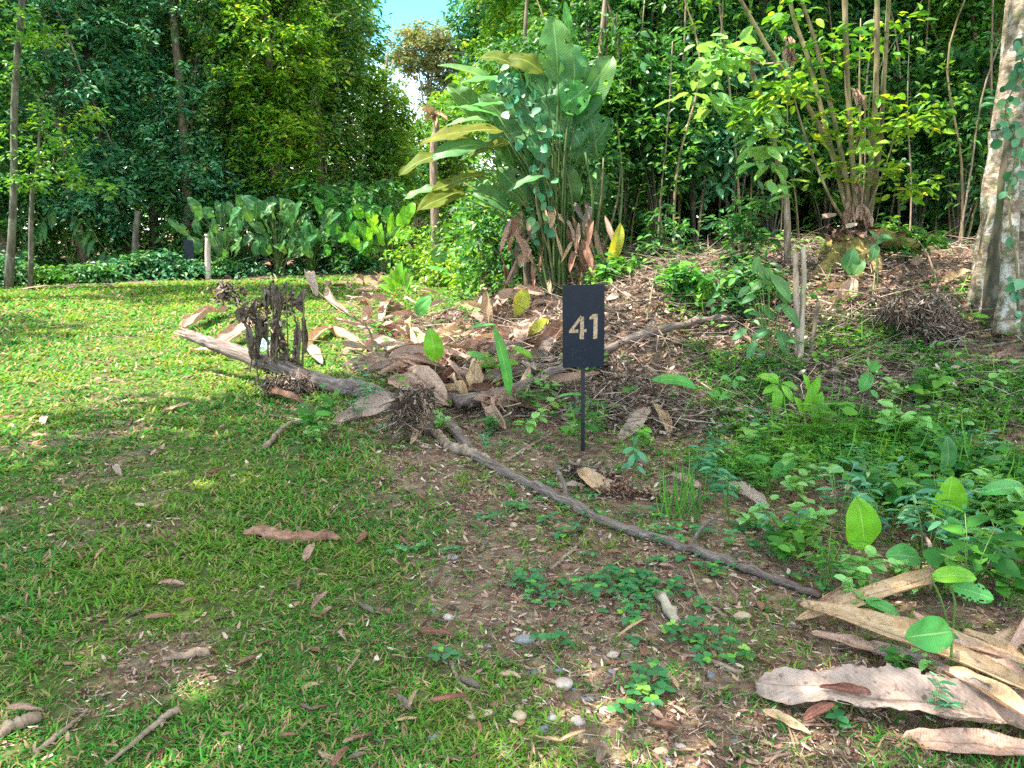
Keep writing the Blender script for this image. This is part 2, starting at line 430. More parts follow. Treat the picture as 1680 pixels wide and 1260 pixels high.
def scatter(TV, TF, pos, d, nrm, sl, sw=None, bendz=None):
    """template TV (k,3) placed N times: x across, y along d, z along the normal"""
    TV = np.asarray(TV, float); pos = np.asarray(pos, float)
    N = len(pos); k = len(TV)
    y = unit(np.asarray(d, float)); x = unit(np.cross(y, nrm)); z = np.cross(x, y)
    sl = np.broadcast_to(sl, (N,)); sw = sl if sw is None else np.broadcast_to(sw, (N,))
    sz_ = sw if k == 9 and TF is F_STICK else sl
    V = (pos[:, None, :] + x[:, None, :] * (TV[None, :, 0:1] * sw[:, None, None])
         + y[:, None, :] * (TV[None, :, 1:2] * sl[:, None, None]) + z[:, None, :] * (TV[None, :, 2:3] * sz_[:, None, None]))
    out = []
    by = {}
    for f in TF: by.setdefault(len(f), []).append(f)
    F = {}
    for kk, fs in by.items():
        fs = np.array(fs)
        F[kk] = (fs[None] + (np.arange(N) * k)[:, None, None]).reshape(-1, kk)
    return V.reshape(-1, 3), F

def addsc(mb, *a, **k):
    V, F = scatter(*a, **k)
    n0 = mb.n
    mb.V.append(V); mb.UV.append(np.zeros((len(V), 2)))
    for kk, A in F.items(): mb.F.setdefault(kk, []).append(A + n0)
    mb.n += len(V)

T_LEAF = [(0, 0, 0), (-.5, .42, .10), (0, 1, -.12), (.5, .42, .10), (0, .45, 0)]
F_LEAF = [(0, 4, 1), (1, 4, 2), (0, 3, 4), (3, 2, 4)]
T_SIMP = [(0, 0, 0), (-.5, .45, .1), (0, 1, -.08), (.5, .45, .1)]
F_SIMP = [(0, 2, 1), (0, 3, 2)]
T_OV = [(0, 0, 0), (-.38, .2, .05), (-.5, .5, .07), (-.3, .82, .0), (0, 1, -.1), (.3, .82, .0), (.5, .5, .07), (.38, .2, .05), (0, .5, -.02)]
F_OV = [(0, 8, 2, 1), (2, 8, 4, 3), (0, 7, 6, 8), (6, 5, 4, 8)]
T_BLADE = [(-.4, 0, 0), (.4, 0, 0), (.5, .4, .02), (-.5, .4, .02), (.36, .75, -.06), (-.36, .75, -.06), (0, 1, -.2)]
F_BLADE = [(0, 1, 2, 3), (3, 2, 4, 5), (5, 4, 6)]
T_CURL = [(-.5, 0, .12), (0, .05, 0), (.5, 0, .16), (-.62, .5, .22), (0, .5, .02), (.55, .5, .2), (-.3, 1, .3), (0, .95, .16), (.35, 1, .34)]
F_CURL = [(0, 1, 4, 3), (1, 2, 5, 4), (3, 4, 7, 6), (4, 5, 8, 7)]
T_BIT = [(-.3, 0, .05), (.3, 0, .1), (-.5, .35, .16), (.42, .4, .12), (-.36, .75, .1), (.4, .7, .2), (0, 1, .3)]
F_BIT = [(0, 1, 3, 2), (2, 3, 5, 4), (4, 5, 6)]
T_STICK = [(-.5, 0, -.29), (.5, 0, -.29), (0, 0, .58), (-.4, .5, .01), (.6, .5, .01), (.1, .5, .04), (-.3, 1, -.02), (.3, 1, -.02), (0, 1, .02)]
F_STICK = [(0, 1, 4, 3), (1, 2, 5, 4), (2, 0, 3, 5), (3, 4, 7, 6), (4, 5, 8, 7), (5, 3, 6, 8)]

def rdir(n, zlo=-1, zhi=1):
    z = rng.uniform(zlo, zhi, n); a = rng.uniform(0, 2 * PI, n); r = np.sqrt(np.maximum(0, 1 - z * z))
    return np.stack([r * np.cos(a), r * np.sin(a), z], 1)

def spl(pts, n):
    P_ = np.array([tuple(p) for p in pts], float)
    if len(P_) < 3:
        t = np.linspace(0, 1, n)[:, None]
        return P_[0] * (1 - t) + P_[-1] * t
    Q = np.vstack([2 * P_[0] - P_[1], P_, 2 * P_[-1] - P_[-2]])
    m = len(P_) - 1
    out = []
    for t in np.linspace(0, m - 1e-6, n):
        i = int(t); f = t - i
        a, b, c, d = Q[i], Q[i + 1], Q[i + 2], Q[i + 3]
        out.append(.5 * ((2 * b) + (-a + c) * f + (2 * a - 5 * b + 4 * c - d) * f * f + (-a + 3 * b - 3 * c + d) * f ** 3))
    return np.array(out)

def tube(mb, pts, radii, seg=8, jit=0., cap=True):
    pts = np.asarray(pts, float); n = len(pts)
    radii = np.interp(np.linspace(0, 1, n), np.linspace(0, 1, len(radii)), radii)
    T = unit(np.gradient(pts, axis=0))
    up = np.array([0, 0, 1.]) if abs(T[0][2]) < .9 else np.array([1., 0, 0])
    V = []
    x = np.cross(T[0], up); x /= np.linalg.norm(x)
    uv = []
    for i in range(n):
        x = x - T[i] * np.dot(x, T[i]); x /= max(np.linalg.norm(x), 1e-9)
        y = np.cross(T[i], x)
        a = np.linspace(0, 2 * PI, seg, endpoint=False)
        r = radii[i] * (1 + jit * (rng.random(seg) - .5) * 2)
        V.append(pts[i] + np.outer(np.cos(a) * r, x) + np.outer(np.sin(a) * r, y))
    V = np.concatenate(V)
    F = []
    for i in range(n - 1):
        for j in range(seg):
            F.append((i * seg + j, i * seg + (j + 1) % seg, (i + 1) * seg + (j + 1) % seg, (i + 1) * seg + j))
    Fs = [F]
    if cap:
        F = F + [tuple(range(seg - 1, -1, -1)), tuple((n - 1) * seg + j for j in range(seg))]
    al = np.linspace(0, 1, n) * float(np.sum(np.linalg.norm(np.diff(pts, axis=0), axis=1)))
    UVt = np.stack([np.tile(np.abs(np.linspace(-1, 1, seg, endpoint=False)), n), np.repeat(al, seg)], 1)
    mb.add(V, F, UVt)

def leaf_grid(L_, W, nl=14, nw=8, fold=.15, bend=.4, curl=0., wave=.0, crumple=0., tear=0., a=.85, b=.6, seed=0, notch=0., pleat=0.):
    r = np.random.default_rng(seed)
    v = np.linspace(0, 1, nl + 1); u = np.linspace(-1, 1, nw + 1)
    th = bend * (.5 - v)
    dy = np.cos(th) / nl * L_; dz = np.sin(th) / nl * L_
    cyy = np.concatenate([[0], np.cumsum(dy[:-1])]); czz = np.concatenate([[0], np.cumsum(dz[:-1])])
    wv = W / 2 * np.power(np.maximum(np.sin(PI * np.power(v, a)), 0), b)
    wv = np.maximum(wv, W * .01)
    if tear:
        tn = r.random(nl + 1); tn = (tn + np.roll(tn, 1) + np.roll(tn, -1)) / 3
        wv = wv * (1 - tear * .9 * tn)
    U, Vv = np.meshgrid(u, v)
    Wv = wv[:, None]
    cu = curl if abs(curl) > 1e-3 else 1e-3
    X = Wv * np.sin(U * cu) / cu
    Z = Wv * (1 - np.cos(U * cu)) / cu + np.abs(X) * fold
    ph = r.random() * 6
    Z = Z + wave * np.abs(U) * np.sin(Vv * (10 + 6 * r.random()) + ph + U * 1.5) * W
    Y = cyy[:, None] + 0 * U; Zc = czz[:, None] + Z * np.cos(th)[:, None]; Y = Y - Z * np.sin(th)[:, None]
    if pleat:
        Zc = Zc + pleat * W * np.abs(((U * 1.5 + .35 * np.sin(3 * Vv + seed)) % 1.) - .5)
    if tear:
        rg = r.random((nl + 1, 2)); rg = 1 - .26 * ((rg + np.roll(rg, 1, 0) + np.roll(rg, 2, 0)) / 3) ** 2; X[:, 0] *= rg[:, 0]; X[:, -1] *= rg[:, 1]
    pts = np.stack([X, Y, Zc], -1)
    if crumple:
        k1 = r.uniform(-1, 1, (6, 3)); ph_ = r.uniform(0, 6, 6)
        for i in range(6):
            f = (2.2 + 2.2 * i)
            n_ = np.sin(f * (k1[i, 0] * U + 2.2 * k1[i, 1] * Vv) + ph_[i])
            pts[..., 2] += crumple * W * n_ / (1 + .5 * i)
            pts[..., 0] += .4 * crumple * W * np.roll(n_, 2, 0) / (1 + i)
            pts[..., 1] += .3 * crumple * W * np.roll(n_, 1, 1) / (1 + i)
    V = pts.reshape(-1, 3)
    F = []
    m = nw + 1
    for i in range(nl):
        for j in range(nw):
            if tear > .3 and (j in (0, nw - 1) or (j in (1, nw - 2) and i % 9 < 3)) and r.random() < tear * .5: continue
            if notch and (j in (0, 1, nw - 1, nw - 2)) and r.random() < notch: continue
            F.append((i * m + j, i * m + j + 1, (i + 1) * m + j + 1, (i + 1) * m + j))
    UV = np.stack([U, Vv], -1).reshape(-1, 2)
    return V, F, UV

def frame_to(V, A, B, nrm):
    A = np.array(A, float); B = np.array(B, float)
    y = unit(B - A); x = unit(np.cross(y, np.array(nrm, float))); z = np.cross(x, y)
    return A + V[:, 0:1] * x + V[:, 1:2] * y + V[:, 2:3] * z

_seed = [100]
def put_leaf(mb, A, B, W, nrm=(0, -.6, .8), **k):
    _seed[0] += 1
    k.setdefault('seed', _seed[0])
    L_ = float(np.linalg.norm(np.array(B) - np.array(A)))
    V, F, UV = leaf_grid(L_, W, **k)
    mb.add(frame_to(V, A, B, nrm), F, UV)

# ------------------------------------------------------------------ ground
def axis(lo, hi, fine_lo, fine_hi, fine, grow):
    a = list(np.arange(fine_lo, fine_hi + 1e-6, fine))
    s = fine; p = a[-1]
    while p < hi: s *= grow; p += s; a.append(p)
    s = fine; p = a[0]; b = []
    while p > lo: s *= grow; p -= s; b.append(p)
    return np.array(b[::-1] + a)
gx = axis(-400, 400, -6, 7, .07, 1.09); gy = axis(-400, 600, 1, 13, .07, 1.07)
GX, GY = np.meshgrid(gx, gy)
GZ = h(GX, GY)
GZ = np.where(np.hypot(GX, GY) > 120, np.minimum(GZ, 1.0), GZ)
nx, ny = len(gx), len(gy)
idx = np.arange(nx * ny).reshape(ny, nx)
gf = np.stack([idx[:-1, :-1], idx[:-1, 1:], idx[1:, 1:], idx[1:, :-1]], -1).reshape(-1, 4)
M_ground, N, K = new_mat('ground_soil')
geo = N.new('ShaderNodeNewGeometry')
att = N.new('ShaderNodeAttribute'); att.attribute_name = 'turf'
n1 = N.new('ShaderNodeTexNoise'); n1.inputs['Scale'].default_value = 14; n1.inputs['Detail'].default_value = 8; n1.inputs['Roughness'].default_value = .7
n2 = N.new('ShaderNodeTexNoise'); n2.inputs['Scale'].default_value = 1.6; n2.inputs['Detail'].default_value = 4
vo = N.new('ShaderNodeTexVoronoi'); vo.inputs['Scale'].default_value = 34
for q in (n1, n2, vo): K(geo.outputs['Position'], q.inputs['Vector'])
r1 = ramp(N, [(.3, (.09, .052, .038)), (.5, (.25, .16, .115)), (.7, (.40, .29, .215))])
K(n1.outputs['Fac'], r1.inputs[0])
mv = N.new('ShaderNodeMixRGB'); mv.blend_type = 'MULTIPLY'; mv.inputs[0].default_value = .5
K(r1.outputs[0], mv.inputs[1]); K(vo.outputs['Color'], mv.inputs[2])
mvb = N.new('ShaderNodeMixRGB'); mvb.inputs[0].default_value = .6; K(r1.outputs[0], mvb.inputs[1]); K(mv.outputs[0], mvb.inputs[2])
r2 = ramp(N, [(.35, (.040, .060, .016)), (.6, (.085, .12, .03)), (.75, (.16, .13, .06))])
K(n1.outputs['Fac'], r2.inputs[0])
mg = N.new('ShaderNodeMixRGB'); K(att.outputs['Fac'], mg.inputs[0]); K(mvb.outputs[0], mg.inputs[1]); K(r2.outputs[0], mg.inputs[2])
pb = N.new('ShaderNodeBsdfPrincipled'); pb.inputs['Roughness'].default_value = .95; pb.inputs['Specular IOR Level'].default_value = .15
K(mg.outputs[0], pb.inputs['Base Color'])
bp = N.new('ShaderNodeBump'); bp.inputs['Strength'].default_value = .8; bp.inputs['Distance'].default_value = .03
K(n1.outputs['Fac'], bp.inputs['Height']); K(bp.outputs[0], pb.inputs['Normal'])
out = N.new('ShaderNodeOutputMaterial'); K(pb.outputs[0], out.inputs[0])
mb = MB().add(np.stack([GX, GY, GZ], -1).reshape(-1, 3), gf)
ground = mb.build('ground', M_ground)
ta = ground.data.attributes.new('turf', 'FLOAT', 'POINT')
ta.data.foreach_set('value', lawn(GX, GY).ravel().astype(np.float32))
tag(ground, kind='structure')

# ------------------------------------------------------------------ trees
def sprays(mb, C, R, twigs, per, size, asp=.42, droop=.35, tmpl=(T_LEAF, F_LEAF), flat=.75):
    """C (n,3) clump centres, R (n) radii: twigs leave each centre, leaves sit on both sides of every twig"""
    n = len(C)
    D = rdir(n * twigs, -.55, .75); D[:, 2] *= flat
    Cc = np.repeat(C, twigs, 0); Rr = np.repeat(R, twigs) * rng.uniform(.6, 1.15, n * twigs)
    t = np.linspace(.25, 1, per)
    pos = Cc[:, None, :] + D[:, None, :] * (Rr[:, None] * t[None])[..., None]
    pos[..., 2] -= (droop * Rr[:, None] * (t[None] ** 2)) * .6
    pos = pos + rng.normal(0, size * .35, pos.shape)
    side = np.cross(D, np.array([0, 0, 1.])); side = unit(side)
    sgn = np.where(np.arange(per) % 2 == 0, 1, -1)
    ld = D[:, None, :] * .7 + side[:, None, :] * sgn[None, :, None] * .8
    ld = ld + rng.normal(0, .3, ld.shape); ld[..., 2] -= droop
    nr = np.array([0, 0, 1.]) + rng.normal(0, .45, ld.shape)
    sz = size * rng.uniform(.6, 1.3, pos.shape[:2])
    addsc(mb, tmpl[0], tmpl[1], pos.reshape(-1, 3), ld.reshape(-1, 3), nr.reshape(-1, 3), sz.ravel(), sz.ravel() * asp)

def blobpts(n, c, r, shell=.5):
    d = rdir(n); k = rng.uniform(shell, 1, n) ** .7
    return np.array(c) + d * np.array(r) * k[:, None]

def tree(name, base, H, tr, lean, blobs, nclump, cr, twigs, per, size, mat, bark, label, group=None, droop=.35, asp=.42, branches=6, shell=.45, tmpl=(T_LEAF, F_LEAF), cat='tree', vines=0, vmat=None):
    base = Vector(base)
    root = empty(name, base, label, cat, group)
    top = base + Vector((lean[0], lean[1], H))
    mid = base.lerp(top, .45) + Vector((random.uniform(-.04, .04) * H, random.uniform(-.04, .04) * H, 0))
    trunk = spl([base - Vector((0, 0, .2)), mid, top], 12)
    mb = MB(); tube(mb, trunk, [tr * 1.5, tr * 1.05, tr * .9, tr * .75, tr * .5, tr * .2], 9, .06)
    mb.build('trunk', bark, root)
    pts = []
    tot = sum(b[2] for b in blobs)
    for (c, r, w) in blobs:
        pts.append(blobpts(max(3, int(nclump * w / tot)), np.array(base) + np.array(c), r, shell))
    C = np.concatenate(pts)
    C[:, 2] = np.maximum(C[:, 2], h(C[:, 0], C[:, 1]) + .25)
    bm_ = MB()
    for i in range(branches):
        k = rng.integers(3, 10); s = trunk[k]; e = C[rng.integers(len(C))]
        if np.linalg.norm(e - s) < .5: continue
        m_ = (s + e) / 2 + np.array([0, 0, .12 * np.linalg.norm(e - s)])
        tube(bm_, spl([s, m_, e], 6), [tr * .38, tr * .12], 5, cap=False)
    if bm_.n: bm_.build('limbs', bark, root)
    R = rng.uniform(.6, 1.25, len(C)) * cr
    mb = MB(); sprays(mb, C, R, twigs, per, size, droop=droop, asp=asp, tmpl=tmpl)
    mb.build('crown', mat, root, smooth=False)
    if vines:
        mb = MB()
        for i in range(vines):
            s = C[rng.integers(len(C))]; ln = rng.uniform(1.2, 3.6)
            n = int(ln / .12)
            pos = s - np.outer(np.linspace(0, ln, n), [0, 0, 1]) + np.cumsum(rng.normal(0, .02, (n, 3)), 0)
            pos[:, 2] = np.maximum(pos[:, 2], hz(pos[0, 0], pos[0, 1]) + .1)
            pos = np.repeat(pos, 3, 0) + rng.normal(0, .07, (3 * n, 3))
            d = rdir(3 * n, -1, .1); sz = size * rng.uniform(.5, 1, 3 * n)
            addsc(mb, T_SIMP, F_SIMP, pos, d, rdir(3 * n, -.2, 1), sz, sz * .5)
        mb.build('hanging_vines', vmat or M_vine, root, smooth=False)
    return root

def base_at(px, Y):
    x = (px - 840) / FPX * Y * 1.02
    return Vector((x, Y, hz(x, Y)))

F1 = (T_SIMP, F_SIMP)
WL = 'forest trees along the lawn edge'
# left wood
LT = [  # px, Y, H, trunk r, blobs, nclump, material, label
    (40, 26, 14, .16, [((0, 0, 8), (2.6, 2, 6), 3), ((-1, 0, 3), (2.4, 1.5, 2.2), 1)], 210, M_dark, 'dark dense forest tree behind the slim pale trunk at the lawn edge'),
    (-90, 25, 14, .2, [((0, 0, 7), (2.5, 2.2, 6.5), 3)], 130, M_dark, 'dark forest tree cut by the edge of the view, leftmost of all'),
    (165, 27, 14, .18, [((0, 0, 8), (2.5, 2, 6), 3), ((.5, 0, 3), (2, 1.5, 1.6), 1)], 220, M_teal, 'dark teal forest tree rising behind the young palm'),
    (235, 28.5, 15, .2, [((0, 0, 8.5), (2.4, 2, 6), 3)], 200, M_teal, 'teal green forest tree with dry vine tangles above the broken grey trunk'),
    (330, 28, 14, .18, [((0, 0, 8.3), (2.3, 1.8, 5.6), 3), ((0, 0, 3.4), (1.8, 1.4, 1.5), 1)], 220, M_teal, 'blue green forest tree right behind the wooden post'),
    (400, 29.5, 15, .22, [((0, 0, 9), (2.4, 2, 5.4), 3), ((0, 0, 4), (2, 1.5, 2.5), 1)], 230, M_vine, 'vine draped forest tree with yellowish sunlit top beside the wooden post'),
    (470, 28.5, 13, .2, [((0, 0, 8.2), (2.2, 1.8, 3.2), 3), ((0, .5, 4.6), (2, 1.5, 2.6), 1.6)], 220, M_yel, 'yellow green sunlit forest tree above the broad leaved clump'),
    (535, 31, 15, .22, [((0, 0, 9.5), (2.5, 2, 4.5), 3), ((0, .5, 4.6), (2, 1.5, 3), 1.6)], 220, M_vine, 'tall vine covered forest tree with dark hollow at its foot'),
    (590, 33, 14, .22, [((-.3, 0, 9.2), (1.7, 1.8, 3.6), 3), ((0, .5, 4.6), (1.8, 1.5, 3), 1.4)], 200, M_mid, 'bright green forest tree beside the patch of open sky'),
    (640, 35, 9, .18, [((.1, 0, 6.2), (1.2, 1.4, 2.6), 3), ((0, 0, 3), (1.5, 1.2, 2), 1)], 130, M_yel, 'lower yellowish tree just beside the bright gap in the wood'),
]
for (px, Y, H, r, blobs, nc, mat, lab) in LT:
    tree('forest_tree', base_at(px, Y), H, r, (random.uniform(-.6, .6), 0), blobs, nc, .85, 8, 9, .23, mat, B_tree, lab, WL, tmpl=F1, vines=26, vmat=M_vine, shell=.35)
# second rank, only glimpsed through the first
for i, (px, Y, mat) in enumerate([(-30, 33, M_dark), (110, 34, M_dark), (230, 35, M_teal), (350, 35, M_dark), (455, 36, M_dark), (545, 38, M_dark)]):
    tree('forest_tree', base_at(px, Y), 14, .25, (0, 0), [((0, 0, 7), (3.2, 2, 7), 1)], 130, 1.1, 8, 8, .36, mat, B_tree,
         'dark forest tree glimpsed deep behind the front row of the lawn side wood', 'deep trees of the lawn side wood', tmpl=F1, branches=3)
# slim pale trunk far left with sprays of leaves
b0 = P(12, 462, 21.0); b0.z = hz(b0.x, b0.y)
rt = empty('slim_tree', b0, 'slim grey trunked tree with yellow tipped sprays at the lawn edge, leftmost trunk', 'tree')
tp = [b0, P(22, 330, 21), P(24, 160, 21), P(36, 0, 21), P(40, -90, 21)]
mb = MB(); tube(mb, spl(tp, 16), [.13, .09, .085, .08, .07], 10, .05); mb.build('trunk', B_dark, rt)
C = np.array([tuple(P(px, py, 20.6 + random.uniform(-.5, .5))) for px, py in
              [(60, 70), (40, 110), (90, 60), (10, 130), (60, 190), (85, 215), (20, 210), (70, 240), (45, 255), (110, 225), (30, 300), (90, 275), (60, 300), (130, 290), (150, 305), (20, 40), (10, 300), (120, 255), (170, 310), (15, 20)]])
mb = MB(); sprays(mb, C, np.full(len(C), .65), 7, 8, .2, droop=.15, asp=.5); mb.build('crown', M_mid, rt, smooth=False)
C = np.array([tuple(P(px, py, 20.3)) for px, py in [(150, 190), (165, 186), (135, 200), (70, 68), (85, 66), (45, 70)]])
for c_ in (C[:3], C[3:]):
    mb = MB(); sprays(mb, c_, np.full(len(c_), .4), 8, 7, .16, droop=.0, asp=.4); mb.build('young_tip', M_yel, rt, smooth=False)

# grey trunks and stubs in the left wood, bark colour darkened for its shade
def bare(name, pts, Y, rad, bark, label, group=None, cat='trunk', seg=8):
    pp = [P(px, py, Y) for px, py in pts]
    g = pp[0]; g.z = hz(g.x, g.y) - .05
    mb = MB(); tube(mb, spl(pp, 12), rad, seg, .08)
    return tag(mb.build(name, bark, origin=g), label, cat, group)
bare('broken_trunk', [(223, 440), (222, 400), (226, 346)], 26.0, [.13, .11, .1], B_dark, 'short broken grey trunk with splintered top at the dark wood edge')
bare('tree_trunk', [(258, 452), (254, 400), (252, 330), (249, 180), (249, 20)], 28.3, [.24, .17, .15, .13, .1], B_dark, 'mossy brown trunk with flared foot beside the short broken grey trunk')
bare('tree_trunk', [(297, 432), (289, 390), (281, 335), (266, 200), (262, 80)], 28.3, [.12, .09, .08, .07, .05], B_dark, 'thin leaning pale trunk in the dark wood before the far sign')
bare('tree_trunk', [(303, 420), (300, 370), (298, 250), (294, 130)], 28.3, [.08, .06, .05, .04], B_dark, 'thinnest upright dark trunk just behind the far sign')
bare('tree_trunk', [(40, 400), (52, 330), (60, 285), (64, 230), (70, 180)], 20.8, [.07, .06, .05, .03, .015], B_dark, 'thin curved grey sapling trunk beside the slim tree at the lawn edge')
bare('tree_trunk', [(78, 440), (76, 300), (80, 140), (82, -40)], 29, [.12, .1, .09], B_tree, 'dark straight trunk deep behind the slim tree at the lawn edge')

# young palm with broad hanging leaflets
def frond(root, A, pts, leaflets, ll, lw, mat):
    path = spl([A] + pts, 14)
    mb = MB(); tube(mb, path, [.025, .012], 5)
    st = mb.build('frond_stalk', B_green, root)
    mb = MB()
    for i in range(leaflets):
        t = .3 + .7 * i / (leaflets - 1); k = min(12, int(t * 13))
        p = path[k]; d = unit(path[k + 1] - path[k]); s = unit(np.cross(d, [0, 0, 1]))
        for sg in (-1, 1):
            e = p + (d * .5 + s * sg * .7 + np.array([0, 0, -.55])) * ll * (1 - .4 * abs(t - .6))
            put_leaf(mb, p, e, lw, (0, 0, 1), nl=5, nw=2, bend=.6, a=.8, b=.8, fold=.3)
    mb.build('frond', mat, root)
pb0 = G(120, 452)
palm = empty('young_palm', pb0, 'young palm with dark broad hanging leaflets in the deep shade of the wood', 'palm')
Yp = pb0.y
for tips in [[(125, 345), (165, 400)], [(95, 340), (60, 380)], [(130, 330), (118, 395)], [(80, 360), (30, 420)], [(140, 380), (190, 430)]]:
    frond(palm, P(115, 440, Yp), [P(tips[0][0], tips[0][1], Yp - .2), P(tips[1][0], tips[1][1], Yp - .8)], 7, .85, .2, M_cal)

# ------------------------------------------------------------------ right wood
RW = 'forest trees behind the bank'
RT = [
    (855, 21, 9, .14, [((0, 0, 6.0), (1.3, 1.5, 2.4), 3), ((.3, 0, 3.4), (1.5, 1.5, 1.6), 1)], 170, M_yel, .19, 'bright yellow green tree just right of the sky gap, behind the giant leaf clump'),
    (905, 18, 9, .14, [((0, 0, 5.6), (1.5, 1.5, 2.6), 3)], 150, M_yel, .17, 'light green bushy tree above the giant leaf clump'),
    (950, 15, 8, .12, [((.2, 0, 4.2), (1.4, 1.3, 2.4), 3), ((0, 0, 1.6), (1.5, 1, 1.2), 1)], 200, M_dark, .14, 'dark small leaved tree right behind the giant leaf clump'),
    (1060, 14, 8, .12, [((0, 0, 4.0), (1.4, 1.3, 2.2), 3), ((0, 0, 1.8), (1.3, 1, 1.0), 1)], 220, M_dark, .13, 'dark glossy tree filling the wood above the numbered sign'),
    (1150, 15.5, 9, .14, [((0, 0, 4.6), (1.5, 1.3, 2.4), 3), ((0, 0, 2), (1.3, 1, .9), .6)], 200, M_mid, .14, 'mid green tree between the giant leaf clump and the mossy stump'),
    (1235, 14.5, 9, .13, [((0, 0, 4.6), (1.5, 1.3, 1.9), 3)], 170, M_dark, .14, 'dark tree in the wood behind the leaning bare sapling'),
    (1330, 15, 9, .14, [((0, 0, 4.8), (1.5, 1.3, 2.0), 3)], 170, M_teal, .14, 'bluish green tree in the shade behind the sprouting stump'),
    (1430, 16, 9, .14, [((0, 0, 5.0), (1.7, 1.3, 2.0), 3)], 170, M_dark, .15, 'dark tree above the hollow behind the sprouting stump'),
    (1530, 14, 9, .14, [((0, 0, 4.6), (1.5, 1.3, 1.8), 3)], 180, M_mid, .14, 'green leafy tree between the stump and the buttressed trunk'),
    (1640, 15, 9, .15, [((0, 0, 4.8), (1.7, 1.3, 2.0), 3)], 170, M_dark, .15, 'shaded tree directly behind the buttressed trunk'),
    (1760, 13, 9, .15, [((0, 0, 4.6), (1.7, 1.3, 2.2), 3)], 120, M_dark, .15, 'forest tree at the far right beyond the buttressed trunk'),
]
for (px, Y, H, r, blobs, nc, mat, sz, lab) in RT:
    tree('forest_tree', base_at(px, Y), H, r, (random.uniform(-.4, .4), 0), blobs, nc, .6, 8, 9, sz, mat, B_tree, lab, RW, tmpl=(T_LEAF, F_LEAF), vines=6, vmat=M_mid, shell=.3)
for i, (px, Y) in enumerate([(1000, 21), (1110, 20), (1220, 21), (1330, 22), (1450, 21), (1570, 20), (1700, 19), (1040, 27), (1250, 27), (1500, 27)]):
    tree('forest_tree', base_at(px, Y), 11, .2, (0, 0), [((0, 0, 5.4), (2.8, 1.6, 5.2), 1)], 150, .95, 8, 8, .3, M_dark, B_tree,
         'dark forest tree glimpsed deep behind the bank', 'deep trees behind the bank', tmpl=F1, branches=3)
# unseen overhead canopy added above the frame to darken the right wood
for (x, y, ox, oy, lab) in [(2.2, 18.5, 1.2, -4.2, 'canopy tree added for shade deep behind the gap between clump and stump'), (11.5, 15, -2.5, -.6, 'canopy tree added for shade behind the buttressed trunk, crown above the view'),
                            (0.2, 21, .4, -2.5, 'canopy tree added for shade behind the giant leaf clump'),
                            (7.5, 18.8, -1.2, -5.4, 'canopy tree added for shade deep behind the mossy stump'), (14.5, 13.5, -3., 0, 'canopy tree added for shade beyond the buttressed trunk')]:
    tree('shade_canopy_tree', (x, y, hz(x, y)), 12, .2, (ox * .6, oy * .6), [((ox, oy, 9.6), (3.6, 3.0, 1.8), 1)], 130, 1.2, 8, 9, .3, M_dark, B_dark, lab, 'canopy trees added for shade', tmpl=F1, branches=3)

# far wood beyond everything
mb = MB()
for (x0, x1, Y, zt, n) in [(-40, -9.5, 42, 15, 700), (-1.0, 40, 34, 13, 1000), (-10, 4, 62, 5.5, 220), (-60, 60, 90, 8, 500)]:
    C = np.stack([rng.uniform(x0, x1, n), Y + rng.uniform(-2.5, 2.5, n), rng.uniform(.3, 1, n) ** .8 * zt], 1)
    sprays(mb, C, np.full(n, 1.8 if Y < 60 else 2.2), 7, 8, .55, tmpl=F1)
tag(mb.build('distant_woodland', M_mid, smooth=False), kind='stuff')

tree('shade_tree', (-16.5, 16, 0), 12, .3, (3, 2), [((4.2, 2.5, 12), (3.6, 3.2, 1.2), 1)], 90, 1.1, 7, 8, .32, M_mid, B_tree, 'unseen tree added to shade the far part of the lawn', 'shade trees outside the view', tmpl=F1)  # out-of-view tree put in to dapple the far lawn with shade
tree('forest_tree', base_at(868, 11.2), 5, .05, (0, 0), [((0, 0, 2.5), (.75, .6, 1.5), 3), ((.6, -.3, 1.5), (.8, .5, .9), 1.5)], 150, .4, 7, 8, .12, M_dark, B_tree, 'small dark tree growing inside the giant leaf clump', RW, vines=8, vmat=M_dark, shell=.1)
tree('forest_tree', base_at(985, 12.4), 5, .06, (0, 0), [((0, 0, 2.4), (.7, .6, 1.4), 3)], 80, .4, 7, 8, .12, M_mid, B_tree, 'small green tree at the right flank of the giant leaf clump', RW, vines=6, vmat=M_dark, shell=.1)
# trees seen in the gap
gt = base_at(726, 60)
tree('gap_tree', gt, 14, .22, (-.6, 0), [((-.3, 0, 13.6), (3.3, 2.4, 2.2), 3), ((.6, 0, 10.6), (1.8, 1.6, 1.6), 1)], 190, .8, 7, 7, .36, M_far, B_pale, 'pale domed tree standing alone against the sky gap', tmpl=F1, shell=.2)
gt = base_at(745, 42)
tree('gap_tree', gt, 8, .15, (0, 0), [((0, 0, 5.6), (1.7, 1.6, 2.6), 3), ((0, 0, 2.4), (1.8, 1.4, 1.8), 2)], 130, .8, 8, 8, .28, M_mid, B_tree, 'lush green tree below the pale domed tree in the gap', tmpl=F1, shell=.2)
gt = base_at(686, 54)
tree('gap_tree', gt, 7, .15, (0, 0), [((0, 0, 5.2), (1.7, 1.6, 3.0), 3)], 120, .8, 8, 8, .32, M_mid, B_tree, 'soft green tree at the far end of the clearing below the cloud', tmpl=F1, shell=.2)
gt = base_at(752, 52)
tree('gap_tree', gt, 9, .15, (0, 0), [((0, 0, 7.2), (2.0, 1.6, 3.4), 3)], 140, .8, 8, 8, .34, M_yel, B_tree, 'lime green tree right under the pale domed tree', tmpl=F1, shell=.2)
gt = base_at(700, 48)
